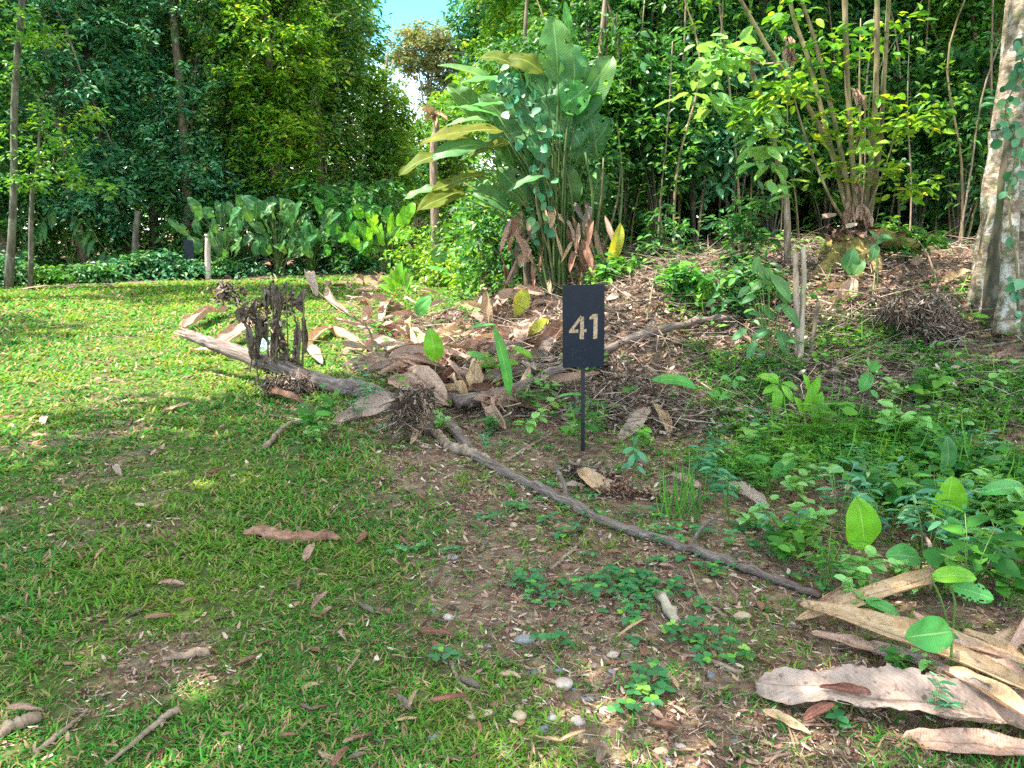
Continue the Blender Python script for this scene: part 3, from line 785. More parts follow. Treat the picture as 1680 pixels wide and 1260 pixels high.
tree('gap_tree', gt, 6, .15, (0, 0), [((0, 0, 3.6), (1.6, 1.6, 2.2), 3)], 100, .8, 8, 8, .3, M_teal, B_tree, 'bluish tree closing the path at the foot of the gap', tmpl=F1, shell=.2)
gt = base_at(662, 44)
tree('gap_tree', gt, 6, .12, (0, 0), [((0, 0, 4.0), (1.3, 1.6, 2.6), 3)], 100, .8, 8, 8, .3, M_mid, B_tree, 'green tree at the end of the path beneath the bright cloud', tmpl=F1, shell=.2)
gt = base_at(803, 26)
tree('gap_tree', gt, 10, .12, (0, 0), [((0, 0, 8.0), (1.0, 1., 1.8), 3)], 70, .7, 8, 8, .22, M_teal, B_tree, 'dark feathery tree reaching into the sky above the yellow green tree', tmpl=F1, shell=.2)
# broken snag in the gap
sn = P(714, 300, 24); sn.z = hz(sn.x, sn.y)
rt = empty('dead_snag', sn, 'dead brown snag with a broken sideways top in front of the bright cloud', 'dead tree')
mb = MB(); tube(mb, spl([sn, P(711, 250, 24), P(716, 215, 24), P(712, 183, 24)], 8), [.15, .12, .10, .07], 8, .12); mb.build('trunk', B_stick, rt)
mb = MB()
for a_, b_ in [((712, 185), (690, 181)), ((712, 188), (699, 200)), ((714, 186), (735, 200)), ((712, 192), (718, 215))]:
    put_leaf(mb, P(*a_, 24), P(*b_, 23.8), .26, (0, -.8, .6), nl=8, nw=6, bend=1.2, curl=1.2, crumple=.12, tear=.2)
mb.build('dead_leaves', D_tan, rt)
# shrubs
def shrub(px, py, rad, hgt, mat, size, label, group, n=26, name='shrub', asp=.45, tm=None):
    g = G(px, py)
    rt = empty(name, g, label, 'shrub', group)
    C = blobpts(n, (g.x, g.y, g.z + hgt * .5), (rad, rad * .8, hgt * .5), .2)
    C[:, 2] = np.maximum(C[:, 2], g.z + .08)
    mb = MB()
    for c in C[:10]: tube(mb, spl([g, (np.array(g) + c) / 2 + [0, 0, .1], c], 5), [.02, .008], 4, cap=False)
    mb.build('stems', B_vine, rt)
    mb = MB(); sprays(mb, C, np.full(n, min(rad, hgt) * .55), 6, 6, size, asp=asp, tmpl=tm or (T_LEAF, F_LEAF)); mb.build('foliage', mat, rt, smooth=False)
    return rt
LS = 'low shrubs along the foot of the wood'
labs = ['low dark shrub at the lawn edge by the slim tree foot', 'small leafy shrub beside the dried leaves on the far lawn', 'broad low green shrub at the lawn edge below the young palm',
        'dark ground shrub between the young palm and broken trunk', 'low shrub under the broken grey trunk', 'shrub at the flared foot of the mossy brown trunk',
        'dark shrub at the foot of the far sign', 'light green shrub just beside the wooden post', 'low shrub at the left end of the broad leaved clump',
        'shrub crouched at the very edge of the far lawn corner', 'waist high dark shrub behind the lawn edge shrubs', 'dark shrub behind the wooden post']
for i, (px, py, r_, hh, m_) in enumerate([(20, 470, .9, .9, M_dark), (85, 468, .6, .5, M_mid), (150, 464, .7, .6, M_dark), (195, 460, .9, .8, M_teal), (228, 458, .8, .9, M_dark),
                                          (262, 457, .9, .9, M_teal), (312, 458, .7, .7, M_teal), (362, 456, .6, .6, M_dark), (395, 452, .8, .6, M_teal), (-30, 474, 1., 1.2, M_teal), (60, 452, 1.4, 2., M_dark), (340, 450, 1.2, 1.8, M_dark)]):
    shrub(px, py, r_, hh, m_, .2, labs[i], LS)
GS = 'sunlit shrubs where the path disappears'
for (px, Y, r_, hh, m_, lab) in [(735, 22, .9, 1.3, M_yel, 'yellow green shrub beside the end of the grass path'), (785, 17, .7, 1.0, M_yel, 'sunlit lime shrub behind the folded round leaf shoot'),
                                (700, 25, 1.0, 1.8, M_yel, 'bright shrub at the right border of the broad leaved clump'), (760, 24, 1.3, 2.4, M_mid, 'taller green shrub behind the yellow green path shrub'),
                                (820, 14, .5, .9, M_mid, 'green shrub at the skirt of dead leaves under the giant clump'), (650, 30, 1.4, 2.2, M_mid, 'shrub behind the broad leaved clump at the path'),
                                (795, 12.2, .7, 1.9, M_mid, 'green shrub under the left reaching leaves of the giant clump'), (850, 11.8, .6, 1.7, M_dark, 'dark shrub in the left foot of the giant clump'),
                                (730, 33, 1.6, 2.2, M_yel, 'farthest lime shrub closing the grass path')]:
    b = base_at(px, Y)
    rt = empty('path_shrub', b, lab, 'shrub', GS)
    C = blobpts(22, (b.x, b.y, b.z + hh * .5), (r_, r_ * .8, hh * .5), .1)
    mb = MB()
    for c in C[:10]: tube(mb, spl([b, (np.array(b) + c) / 2 + [0, 0, .1], c], 5), [.02, .008], 4, cap=False)
    mb.build('stems', B_vine, rt)
    mb = MB(); sprays(mb, C, np.full(22, r_ * .6), 6, 6, .13 + Y * .003, asp=.5); mb.build('foliage', m_, rt, smooth=False)

# ------------------------------------------------------------------ broad leaved clumps
def calathea(base, leaves, label, group=None, name='broad_leaf_clump', mat=M_cal, matb=None):
    """leaves: (leaf base point, tip point, width, normal, material or None)"""
    rt = empty(name, base, label, 'plant', group)
    for (A, B, W, nr, m_) in leaves:
        mb = MB(); put_leaf(mb, A, B, W, nr, nl=16, nw=8, bend=random.uniform(.2, 1.1), wave=random.uniform(.02, .07), fold=random.uniform(.02, .3), a=.82, b=.55, crumple=random.uniform(.01, .035), tear=random.choice([0, 0, .12, .3]), notch=random.choice([0, 0, .05, .15]))
        lf = mb.build('leaf', m_ or mat, rt)
        s = np.array(base) + np.array([random.uniform(-.12, .12), random.uniform(-.12, .12), 0])
        A_ = np.array(A)
        m = s * .45 + A_ * .55; m[2] += .12 * (A_[2] - s[2]); m[:2] = s[:2] * .65 + A_[:2] * .35
        mb = MB(); tube(mb, spl([s, m, A_], 9), [.022, .014, .009], 6)
        mb.build('leaf_stalk', B_dgreen, lf)
    return rt
cl = ['row of broad leaves']
CG = 'broad leaved clumps beyond the lawn'
for i, (px, Y, n, hmax, lab, m_) in enumerate([
        (385, 26, 11, 3.1, 'dark broad leaved clump nearest the wooden post', M_cal), (425, 27, 12, 3.0, 'broad leaved clump second from the wooden post', M_cal),
        (470, 26.5, 12, 3.2, 'broad leaved clump third from the wooden post with tall paddles', M_cal), (520, 27, 12, 2.9, 'middle broad leaved clump of the row beyond the lawn', M_cal),
        (565, 27.5, 12, 3.1, 'broad leaved clump with glossy green paddles right of the middle', M_green), (605, 28.5, 12, 3.4, 'sunlit broad leaved clump with bright upright paddles', M_green),
        (640, 27, 10, 2.8, 'bright lime broad leaved clump beside the grass path', M_bright)]):
    b = base_at(px, Y)
    lv = []
    n = int(n * 2.6)
    for k in range(n):
        a = 2 * PI * k / n + random.uniform(-.3, .3)
        hh = hmax * random.uniform(.2, .74); rr = random.uniform(.3, 1.25)
        A = (b.x + rr * math.cos(a), b.y + rr * .8 * math.sin(a), b.z + hh)
        Ln = random.uniform(.6, .95); out_ = random.uniform(.1, .9)
        B = (A[0] + Ln * out_ * math.cos(a), A[1] + Ln * out_ * math.sin(a) * .8, A[2] + Ln * math.sqrt(1 - out_ ** 2 * .9) * random.uniform(.5, 1))
        lv.append((A, B, random.uniform(.30, .46), (-math.cos(a) * .3 + random.uniform(-.5, .5), -1 - .3 * math.sin(a), .5), None))
    calathea(b, lv, lab, CG, mat=m_)

# giant clump in the middle
gb = P(915, 440, 10.2); gb.z = hz(gb.x, gb.y)
def gl(ax, ay, bx, by, w, dY=0, nr=(0, -1, .4), m_=None, dB=0):
    ex = .12; return (tuple(P(ax - (bx - ax) * ex, ay - (by - ay) * ex, gb.y + dY)), tuple(P(bx + (bx - ax) * ex, by + (by - ay) * ex, gb.y + dY + dB)), w * 1.3, nr, m_)
GL = [gl(915, 125, 908, 36, .40), gl(938, 140, 932, 76, .34, .1, (.4, -1, .3)), gl(935, 60, 927, 8, .10, .2, m_=M_green), gl(900, 150, 955, 128, .3, .2),
      gl(950, 170, 1003, 138, .34, .3, (-.3, -.7, .8), M_bright), gl(925, 175, 962, 145, .32, 0, (.2, -1, .3), M_green), gl(955, 190, 985, 165, .26, .3, m_=M_cal),
      gl(845, 115, 790, 98, .24, -.2, (0, -.8, .9), M_calb), gl(885, 118, 835, 100, .24, -.3, (.2, -.9, .6), M_calb), gl(870, 130, 880, 88, .2, .1, (.3, -1, .3)),
      gl(800, 135, 725, 112, .2, .3, (0, -.6, 1)), gl(815, 130, 765, 135, .2, 0, (0, -.5, 1), M_green), gl(810, 190, 742, 178, .16, -.2, (0, -.4, 1), M_green),
      gl(800, 200, 735, 210, .14, 0, (0, -.5, 1), M_cal), gl(820, 170, 770, 175, .16, -.1, (0, -.5, 1), M_green), gl(812, 218, 700, 238, .26, -.4, (.1, -.5, 1), M_calb, -.3),
      gl(790, 240, 715, 262, .28, -.5, (0, -.8, .8), M_cal, -.3), gl(770, 235, 690, 245, .2, -.2, (0, -.6, 1), M_calb), gl(730, 258, 660, 288, .26, -.3, (-.2, -.6, .8), M_calb, -.3),
      gl(828, 235, 775, 258, .24, -.4, (0, -.7, .9), M_calb), gl(795, 288, 718, 312, .22, -.4, (0, -.5, 1), M_calb, -.4), gl(755, 318, 690, 345, .22, -.4, (.1, -.7, .7), M_calb, -.4),
      gl(725, 312, 668, 328, .2, 0, (0, -.6, 1)), gl(888, 292, 835, 318, .12, -.5, (0, -.6, 1)), gl(905, 180, 868, 120, .28, .2, (.4, -1, .2)), gl(880, 200, 838, 160, .3, .3, (-.3, -1, .3)),
      gl(895, 215, 862, 175, .3, -.1, (.2, -1, .4)), gl(925, 210, 890, 165, .34, .1, (-.2, -1, .2)), gl(950, 235, 915, 195, .34, .3, (.1, -1, .4)), gl(880, 265, 850, 205, .3, .2, (.3, -1, .2)),
      gl(895, 260, 870, 225, .26, -.2, (-.1, -1, .4)), gl(838, 205, 790, 160, .26, .2, (-.2, -1, .5)), gl(945, 270, 925, 225, .3, .4, (0, -1, .2)), gl(860, 160, 830, 130, .24, .3, (0, -1, .3)),
      gl(975, 225, 960, 175, .3, .4, (.3, -1, .3), M_cal), gl(905, 100, 945, 96, .22, .3, (0, -.8, .7)), gl(940, 190, 1000, 100, .34, .3, (.2, -1, .3)), gl(965, 260, 1000, 200, .32, .4, (-.3, -1, .3)), gl(900, 320, 880, 262, .32, .1, (.2, -1, .3)), gl(935, 330, 925, 270, .32, .2, (-.2, -1, .3)), gl(860, 330, 820, 280, .3, .2, (.3, -1, .3)),
      gl(970, 340, 985, 280, .3, .4, (0, -1, .3)), gl(830, 340, 780, 318, .26, .1, (0, -.8, .7)), gl(790, 190, 740, 145, .26, .4, (.2, -1, .4)), gl(860, 215, 800, 240, .3, .1, (0, -.9, .6)), gl(870, 290, 905, 250, .26, .3, (0, -1, .1)), gl(840, 265, 820, 215, .28, .3, (.2, -1, .1))]
calathea(gb, GL, 'giant broad leaved clump with arching stalks and paddle leaves atop the bank', None, 'giant_leaf_plant')
# its straight old stalks
rt = empty('stalk_bunch', gb + Vector((.1, .1, 0)), 'bunch of long bare leaning stalks rising at the foot of the giant leaf clump', 'plant stalks')
for (ax, ay, bx, by, r_) in [(935, 410, 850, 130, .03), (945, 405, 905, 200, .022), (955, 400, 925, 240, .02), (965, 395, 960, 250, .022), (940, 400, 870, 230, .02), (975, 395, 975, 220, .02), (950, 410, 820, 200, .018), (960, 405, 990, 260, .018), (925, 410, 780, 250, .016), (930, 400, 760, 300, .016), (985, 400, 1020, 250, .018), (1010, 400, 1012, 200, .02)]:
    A = P(ax, ay + 25, gb.y + .1); B = P(bx, by, gb.y + .2 + random.uniform(-.3, .3)); m = A.lerp(B, .5) + Vector((.08, 0, .06))
    mb = MB(); tube(mb, spl([A, m, B], 9), [r_, r_ * .6], 6); mb.build('stalk', B_vine if random.random() < .5 else B_dgreen, rt)
# climbing creeper leaves over the clump
rt = empty('creeper', gb + Vector((-.2, -.3, 0)), 'pale leaved creeper climbing through the middle of the giant leaf clump', 'creeper')
mb = MB(); pth = spl([P(905, 430, 9.9), P(880, 330, 9.8), P(890, 230, 9.8), P(845, 150, 9.8), P(835, 125, 9.8)], 40); tube(mb, pth, [.012, .008], 5); mb.build('stem', B_vine, rt)
n = 80; pp = pth[rng.integers(5, 40, n)] + rng.normal(0, .09, (n, 3)) * [1.2, .5, 1]
mb = MB(); sz = rng.uniform(.08, .17, n); addsc(mb, T_OV, F_OV, pp, rdir(n, -1, .2) + [0, -.3, -.4], np.array([0, -1, .4]) + rng.normal(0, .4, (n, 3)), sz, sz * .75); mb.build('foliage', M_teal, rt)

# skirts of dead leaves below the giant clump
DS = 'dead leaves hanging at the foot of the giant clump'
for i in range(60):
    px = random.uniform(825, 1000); py = random.uniform(330, 440)
    A = P(px, py, gb.y - random.uniform(-.2, .5)); Ln = random.uniform(.2, .5)
    B = A + Vector((random.uniform(-.2, .2), random.uniform(-.2, .1), -Ln))
    B.z = max(B.z, hz(B.x, B.y) + .02)
    if (A - B).length < .15: continue
    mb = MB(); put_leaf(mb, A, B, random.uniform(.06, .15), (random.uniform(-.6, .6), -1, .1), nl=10, nw=6, bend=.5, curl=random.uniform(.8, 1.9), wave=.1, crumple=.09, tear=.15)
    tag(mb.build('dead_leaf', random.choice([D_tan, D_brown, D_pink, D_grey]), origin=A), 'withered brown leaf hanging at the foot of the giant leaf clump', 'dead leaf', DS)

# ------------------------------------------------------------------ sprouting stump
st = G(1400, 448)
SY = st.y + .25
rt = empty('sprouting_stump', st, 'mossy yellow tree stump with a fan of tall bare shoots on the bank', 'tree stump')
def flare(mb, c, z0, z1, r0, r1, lobes, amp, seg=40, nz=14, top=False, sharp=2., tilt=(0, 0), pw_=1.8, rough_=1.):
    V = []
    for i in range(nz + 1):
        t = i / nz; z = z0 + (z1 - z0) * t
        for j in range(seg):
            a = 2 * PI * j / seg
            f = sum(am * max(0, math.cos(a - la)) ** (sharp * 4) for la, am in lobes) * (1 - t) ** pw_
            r = (r0 + (r1 - r0) * t) * (1 + rough_ * (.05 * math.sin(5 * a + 7 * t) + .03 * math.sin(11 * a + 3 * t) + .04 * math.sin(7 * a - 16 * t))) + f
            V.append((c[0] + r * math.cos(a) + tilt[0] * t, c[1] + r * math.sin(a) + tilt[1] * t, z))
    F = [(i * seg + j, i * seg + (j + 1) % seg, (i + 1) * seg + (j + 1) % seg, (i + 1) * seg + j) for i in range(nz) for j in range(seg)]
    if top: F.append(tuple(nz * seg + j for j in range(seg)))
    mb.add(V, F)
mb = MB(); flare(mb, (st.x + .05, SY, 0), st.z - .35, P(1400, 385, SY).z, .22, .15, [(-2.7, .9), (-.15, 1.2), (-1.4, .4), (.9, .4), (2.4, .4)], 1, top=True, pw_=2.4, rough_=2.6, nz=22, seg=72, sharp=4)
mb.build('stump', B_moss, rt)
for pts in [[(1395, 400, 0), (1372, 425, -.1), (1345, 455, -.25), (1325, 476, -.3)], [(1408, 395, 0), (1440, 388, .05), (1475, 396, .05), (1505, 402, .1)], [(1400, 400, -.1), (1405, 440, -.3), (1408, 470, -.5)], [(1390, 395, 0), (1365, 405, .1), (1345, 425, .2)], [(1412, 400, -.05), (1432, 430, -.25), (1440, 455, -.4)]]:
    pp = [P(a, b, SY + d) for a, b, d in pts]; mb = MB()
    for q in pp[1:]: q.z = max(q.z, hz(q.x, q.y) + .03)
    tube(mb, spl(pp, 14), [.13, .11, .08, .045], 11, .13); mb.build('root', B_moss, rt)
mb = MB(); n = 110; C = np.array([st.x + .05, SY - .05, P(1400, 385, SY).z]) + rng.normal(0, 1, (n, 3)) * [.15, .12, .09]
s_ = rng.uniform(.06, .16, n); addsc(mb, T_CURL, F_CURL, C, rdir(n, -.5, .9), rdir(n), s_, s_ * .4); mb.build('old_sheaths', M_litter, rt)
for (pts, r_) in [([(1402, 375), (1385, 300), (1335, 190), (1270, 95), (1215, 0), (1180, -60)], [.045, .035, .022]), ([(1398, 370), (1370, 270), (1330, 110), (1300, 20), (1290, -60)], [.045, .035, .03]),
                  ([(1400, 370), (1380, 250), (1340, 80), (1315, 0), (1300, -50)], [.04, .03, .02]), ([(1405, 370), (1396, 230), (1388, 90), (1385, -60)], [.045, .04, .04]),
                  ([(1414, 370), (1430, 260), (1438, 120), (1439, -60)], [.045, .042, .035]), ([(1425, 370), (1443, 240), (1452, 100), (1462, -60)], [.04, .034, .03]),
                  ([(1408, 372), (1412, 250), (1410, 140), (1412, 30)], [.022, .016, .008]), ([(1412, 380), (1425, 340), (1450, 280), (1475, 200)], [.02, .015, .008]),
                  ([(1395, 375), (1360, 320), (1320, 220), (1300, 150)], [.025, .018, .01])]:
    dy = random.uniform(-.15, .15)
    pp = [P(a, b, SY + dy * (k > 0) * (1 + .3 * k)) for k, (a, b) in enumerate(pts)]
    mb = MB(); tube(mb, spl(pp, 22), [q * .74 for q in r_], 8, .12); mb.build('shoot', B_stem, rt)
C = np.array([tuple(P(px, py, SY - random.uniform(0, .5))) for px, py in
              [(1350, 95), (1375, 110), (1340, 85), (1360, 60), (1330, 140), (1365, 200), (1345, 225), (1400, 205), (1440, 165), (1380, 285), (1430, 225), (1455, 210), (1480, 205), (1520, 190), (1500, 195), (1530, 175),
               (1300, 150), (1290, 130), (1240, 170), (1260, 165), (1440, 280), (1450, 285), (1355, 270), (1490, 310), (1520, 305), (1450, 60), (1470, 30), (1300, 20), (1295, 10), (1250, 220), (1230, 190), (1460, 70), (1380, 60)]])
mb = MB(); sprays(mb, C, np.full(len(C), .28), 5, 5, .13, asp=.5, droop=.25, tmpl=(T_OV, F_OV)); mb.build('foliage', M_yel, rt, smooth=False)
# dead leaves caught
mb = MB()
for px, py in [(1290, 60), (1295, 85), (1288, 75), (1402, 145), (1410, 155), (1408, 220), (1405, 300), (1395, 330), (1415, 335), (1390, 345), (1425, 345)]:
    for k in range(3):
        A = P(px + random.uniform(-5, 5), py, SY - .1); B = A + Vector((random.uniform(-.06, .06), -.05, -random.uniform(.12, .25)))
        put_leaf(mb, A, B, .07, (random.uniform(-1, 1), -1, 0), nl=6, nw=4, curl=1.5, crumple=.1)
mb.build('dead_leaves', D_pink, rt)
# leaning bare sapling
rt0 = G(1292, 450)
rt = empty('leaning_sapling', rt0, 'bent bare sapling with few leaves between the giant clump and the mossy stump', 'sapling')
pp = [rt0] + [P(a, b, rt0.y) for a, b in [(1290, 330), (1275, 260), (1252, 170), (1230, 110), (1222, 92)]]
mb = MB(); tube(mb, spl(pp, 16), [.04, .03, .02], 7, .1); mb.build('trunk', B_stick, rt)
mb = MB(); tube(mb, spl([pp[-1], P(1245, 105, rt0.y), P(1285, 102, rt0.y)], 6), [.015, .01], 5); mb.build('branch', B_stick, rt)
C = np.array([tuple(P(px, py, rt0.y - .2)) for px, py in [(1200, 95), (1180, 85), (1165, 90), (1255, 170), (1235, 185), (1270, 135), (1205, 90), (1265, 250), (1280, 300), (1240, 180), (1250, 240), (1150, 150), (1170, 170)]])
mb = MB(); sprays(mb, C, np.full(len(C), .2), 4, 4, .2, asp=.5, droop=.4, tmpl=(T_OV, F_OV)); mb.build('foliage', M_green, rt)

# thin stems of the understorey
US = 'thin understorey saplings in the shade behind the bank'
proto = None
sap_me = []
for i in range(6):
    mb = MB(); H_ = 4.5
    pts = [(0, 0, -.2), (random.uniform(-.15, .15), 0, H_ * .3), (random.uniform(-.3, .3), 0, H_ * .65), (random.uniform(-.4, .4), 0, H_)]
    pth = spl(pts, 14); tube(mb, pth, [.022, .017, .01], 6, .1)
    tag_o = empty('understorey_sapling', (0, 0, 0)); s_ = mb.build('stem', B_stem if i % 2 else B_stick, tag_o)
    k = rng.integers(4, 14, 16); C = pth[k] + rng.normal(0, .12, (16, 3)) * [1, 1, .4]
    mb = MB(); sprays(mb, C, np.full(16, .28), 3, 4, .13, asp=.45, droop=.3); f_ = mb.build('foliage', M_mid if i % 2 else M_dark, tag_o, smooth=False)
    sap_me.append((tag_o, s_, f_))
used = [0] * 6
for i in range(40):
    px = random.uniform(1000, 1660) if i > 6 else random.uniform(860, 1000); Y = random.uniform(11.0, 14.5)
    if abs(px - 1400) < 60 and Y < 12: Y += 1.6
    b = base_at(px, Y); k = i % 6
    if used[k]:
        r_, s_, f_ = sap_me[k]
        c = r_.copy(); COL.objects.link(c)
        for ch in (s_, f_):
            q = ch.copy(); COL.objects.link(q); q.parent = c
    else: c = sap_me[k][0]; used[k] = 1
    c.location = b; c.rotation_euler = (random.uniform(-.1, .1), random.uniform(-.14, .14), random.uniform(0, 6.3)); sc_ = random.uniform(.6, 1.15); c.scale = (sc_, sc_, sc_)
    tag(c, ['thin brown stemmed sapling in the shade of the wood behind the bank', 'thin yellowish stemmed sapling in the shade of the wood behind the bank'][k % 2], 'sapling', ['brown', 'yellowish'][k % 2] + ' ' + US)

UF = [(1015, 12.3, 3.4, M_dark, 'dark leafy understorey shrub just right of the giant clump'), (1075, 12.0, 3.0, M_dark, 'green understorey shrub above the numbered sign'), (1130, 12.6, 3.6, M_dark, 'tall dark understorey shrub between sign and bent sapling'),
      (1190, 12.2, 3.2, M_teal, 'bluish understorey shrub left of the bent sapling'), (1250, 12.8, 3.4, M_dark, 'dark understorey shrub behind the bent sapling'), (1335, 13.4, 3.0, M_mid, 'green understorey shrub left behind the mossy stump'),
      (1480, 13.2, 3.4, M_dark, 'dark understorey shrub right behind the mossy stump'), (1545, 12.4, 3.0, M_dark, 'green understorey shrub midway between stump and buttressed trunk'), (1600, 12.8, 3.4, M_dark, 'dark understorey shrub beside the buttressed trunk'),
      (955, 12.6, 3.0, M_dark, 'dark understorey shrub hugging the back of the giant clump')]
for (px, Y, hh, m_, lab) in UF:
    b = base_at(px, Y)
    rt = empty('understorey_shrub', b, lab, 'shrub', 'understorey shrubs behind the bank')
    C = blobpts(46, (b.x, b.y, b.z + hh * .62), (.75, .6, hh * .46), .1)
    mb = MB()
    for c in C[:9]: tube(mb, spl([b, (np.array(b) + c) / 2 + [0, 0, .2], c], 6), [.014, .005], 5, cap=False)
    mb.build('stems', B_dark, rt)
    mb = MB(); sprays(mb, C, np.full(46, .42), 5, 6, .17, asp=.42, droop=.5, tmpl=(T_OV, F_OV)); mb.build('foliage', m_, rt, smooth=False)
# ------------------------------------------------------------------ buttressed trunk
bt = G(1665, 545); TY = bt.y + .35
tx = P(1690, 300, TY).x
rt = empty('buttressed_tree', (tx, TY, bt.z), 'big pale trunk blotched with white lichen and flaring buttress roots on the bank', 'tree')
mb = MB(); flare(mb, (tx, TY), bt.z - .4, bt.z + 1.9, .40, .37, [(-.5, .5), (1.2, .5)], 1, seg=64, nz=26, sharp=5)
flare(mb, (tx, TY), bt.z + 1.9, bt.z + 9, .37, .31, [], 1, seg=64, nz=30)
mb.build('trunk', B_big, rt)
# left buttress: a tapering fin
fin = []
nzf = 16
x_out0 = P(1572, 520, TY).x
V = []; F = []
for i in range(nzf + 1):
    t = i / nzf
    z = bt.z - .2 + t * 2.1
    outx = tx - .36 - (tx - .36 - x_out0) * (1 - t) ** 1.9
    for (fx, fy) in [(0, .10), (.5, .085), (.85, .06), (1, 0), (.85, -.06), (.5, -.085), (0, -.10)]:
        x = (tx - .3) * (1 - fx) + outx * fx
        y = TY - .26 - fx * .12 * (1 - t) + .2 * t + fy * (2.0 - .8 * t) + .025 * math.sin(9 * t + 4 * fx) + .015 * math.sin(23 * t + 9 * fx)
        V.append((x, y, z))
for i in range(nzf):
    for j in range(6): F.append((i * 7 + j, (i + 1) * 7 + j, (i + 1) * 7 + j + 1, i * 7 + j + 1))
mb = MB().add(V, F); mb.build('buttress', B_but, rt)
mb = MB(); tube(mb, spl([P(1650, 548, TY - .55), P(1655, 480, TY - .5), P(1658, 380, TY - .42), P(1664, 250, TY - .36)], 16), [.12, .08, .07, .05], 12, .08); mb.build('buttress', B_big, rt)
C_ = np.array([0, 0, 0])
blb = [((-.5, .5, 10), (3.2, 3, 2), 1)]
C = blobpts(90, (tx + .5, TY + .8, bt.z + 9.8), (3.6, 3, 1.8), .3)
mb = MB(); sprays(mb, C, np.full(90, 1.0), 8, 8, .28, tmpl=F1); mb.build('crown', M_mid, rt, smooth=False)
rt = empty('trunk_creeper', (tx - .3, TY - .42, bt.z), 'heart leaved green creeper climbing the blotched buttressed trunk', 'creeper')
pth = spl([P(1672, 540, TY - .6), P(1668, 440, TY - .6), P(1655, 330, TY - .55), P(1668, 240, TY - .46), P(1650, 180, TY - .46), P(1674, 120, TY - .46), P(1678, 60, TY - .46)], 60)
mb = MB(); tube(mb, pth, [.012, .007], 5); mb.build('stem', B_vine, rt)
n = 75; pp = pth[rng.integers(0, 60, n)] + rng.normal(0, .035, (n, 3)); sz = rng.uniform(.05, .13, n)
mb = MB(); addsc(mb, T_OV, F_OV, pp, rdir(n, -1, .3) + [0, 0, -.6], np.array([-.3, -1, .1]) + rng.normal(0, .25, (n, 3)), sz, sz * .8)
for (a, b, c, d) in [(1655, 168, 1612, 166), (1640, 172, 1608, 178), (1655, 170, 1690, 172)]:
    put_leaf(mb, P(a, b, TY - .6), P(c, d, TY - .8), .09, (0, -.4, 1), nl=6, nw=4)
mb.build('foliage', M_teal, rt)

# ------------------------------------------------------------------ shade trees above and behind the camera (out of frame)
for (x, y, cx, cy_, cz, rx, ry, lab) in [(-7.5, 1.2, 3.2, 2.6, 8.8, 4.0, 3.3, 'tall shade tree standing beside the viewer over the near lawn'),
                                        (6.5, -1.0, -5.8, 4.4, 9.2, 3.6, 3.3, 'tall shade tree right of the viewer over the bare soil')]:
    tree('shade_tree', (x, y, hz(x, y)), 9, .2, (cx * .8, cy_ * .8), [((cx, cy_, cz), (rx, ry, 1.0), 1)], 210, 1.0, 8, 9, .25, M_mid, B_tree, lab, 'shade trees outside the view', tmpl=F1, shell=.1, branches=4)
tree('shade_tree', (-17, 8, 0), 10, .3, (0, 0), [((1, 1, 11), (4, 4, 3), 1)], 120, 1.2, 8, 9, .35, M_mid, B_tree, 'tall shade tree far over beyond the lawn side', 'shade trees outside the view', tmpl=F1)

# ------------------------------------------------------------------ numbered sign
SP = G(958, 742)
SYd = SP.y
pl_t = P(958.5, 467, SYd); pl_b = P(958.5, 602, SYd)
pw = (993 - 924) / FPX * SYd * 1.0
ph_ = pl_t.z - pl_b.z
sgn = empty('number_sign', SP, 'navy black rectangular sign on a thin post reading 41', 'sign')
yaw = math.radians(4)
cx_, cz_ = pl_t.x, (pl_t.z + pl_b.z) / 2
def rotp(V):
    V = np.asarray(V, float); c, s_ = math.cos(yaw), math.sin(yaw); tl = math.radians(1.0)
    X = V[:, 0] * math.cos(tl) - V[:, 2] * math.sin(tl); Z = V[:, 0] * math.sin(tl) + V[:, 2] * math.cos(tl)
    return np.stack([cx_ + X * c - V[:, 1] * s_, SYd + X * s_ + V[:, 1] * c, cz_ + Z], 1)
def bevel_box(w, d, hh, b=.004):
    bm_v = []
    for z, k in ((-hh / 2, b), (-hh / 2 + b, 0), (hh / 2 - b, 0), (hh / 2, b)):
        for sx, sy in ((-1, -1), (1, -1), (1, 1), (-1, 1)):
            bm_v.append((sx * (w / 2 - k), sy * (d / 2 - k * .5), z))
    F = [(3, 2, 1, 0), (12, 13, 14, 15)]
    for i in range(3):
        for j in range(4): F.append((i * 4 + j, i * 4 + (j + 1) % 4, (i + 1) * 4 + (j + 1) % 4, (i + 1) * 4 + j))
    return bm_v, F
M_sign = plain_mat('sign_paint', (.004, .010, .022), .38, 0, (.007, .014, .028), 9, .15, .25)
M_post = plain_mat('post_paint', (.006, .010, .016), .45, 0, (.02, .022, .026), 30, .2)
M_gold = plain_mat('digit_metal', (.48, .33, .22), .45, .4, (.13, .13, .07), 55, .4)
M_scr = plain_mat('scratch_marks', (.05, .065, .085), .6)
V, F = bevel_box(pw, .022, ph_, .002)
mb = MB().add(rotp(V), F); mb.build('plate', M_sign, sgn, smooth=False)
mb = MB()
V, F = bevel_box(.028, .012, cz_ - ph_ / 2 - SP.z + .75, .001)
V = np.array(V); V[:, 2] += -ph_ / 2 - (cz_ - ph_ / 2 - SP.z + .75) / 2 + .30; V[:, 1] += .018
mb.add(rotp(V), F); mb.build('post', M_post, sgn, smooth=False)
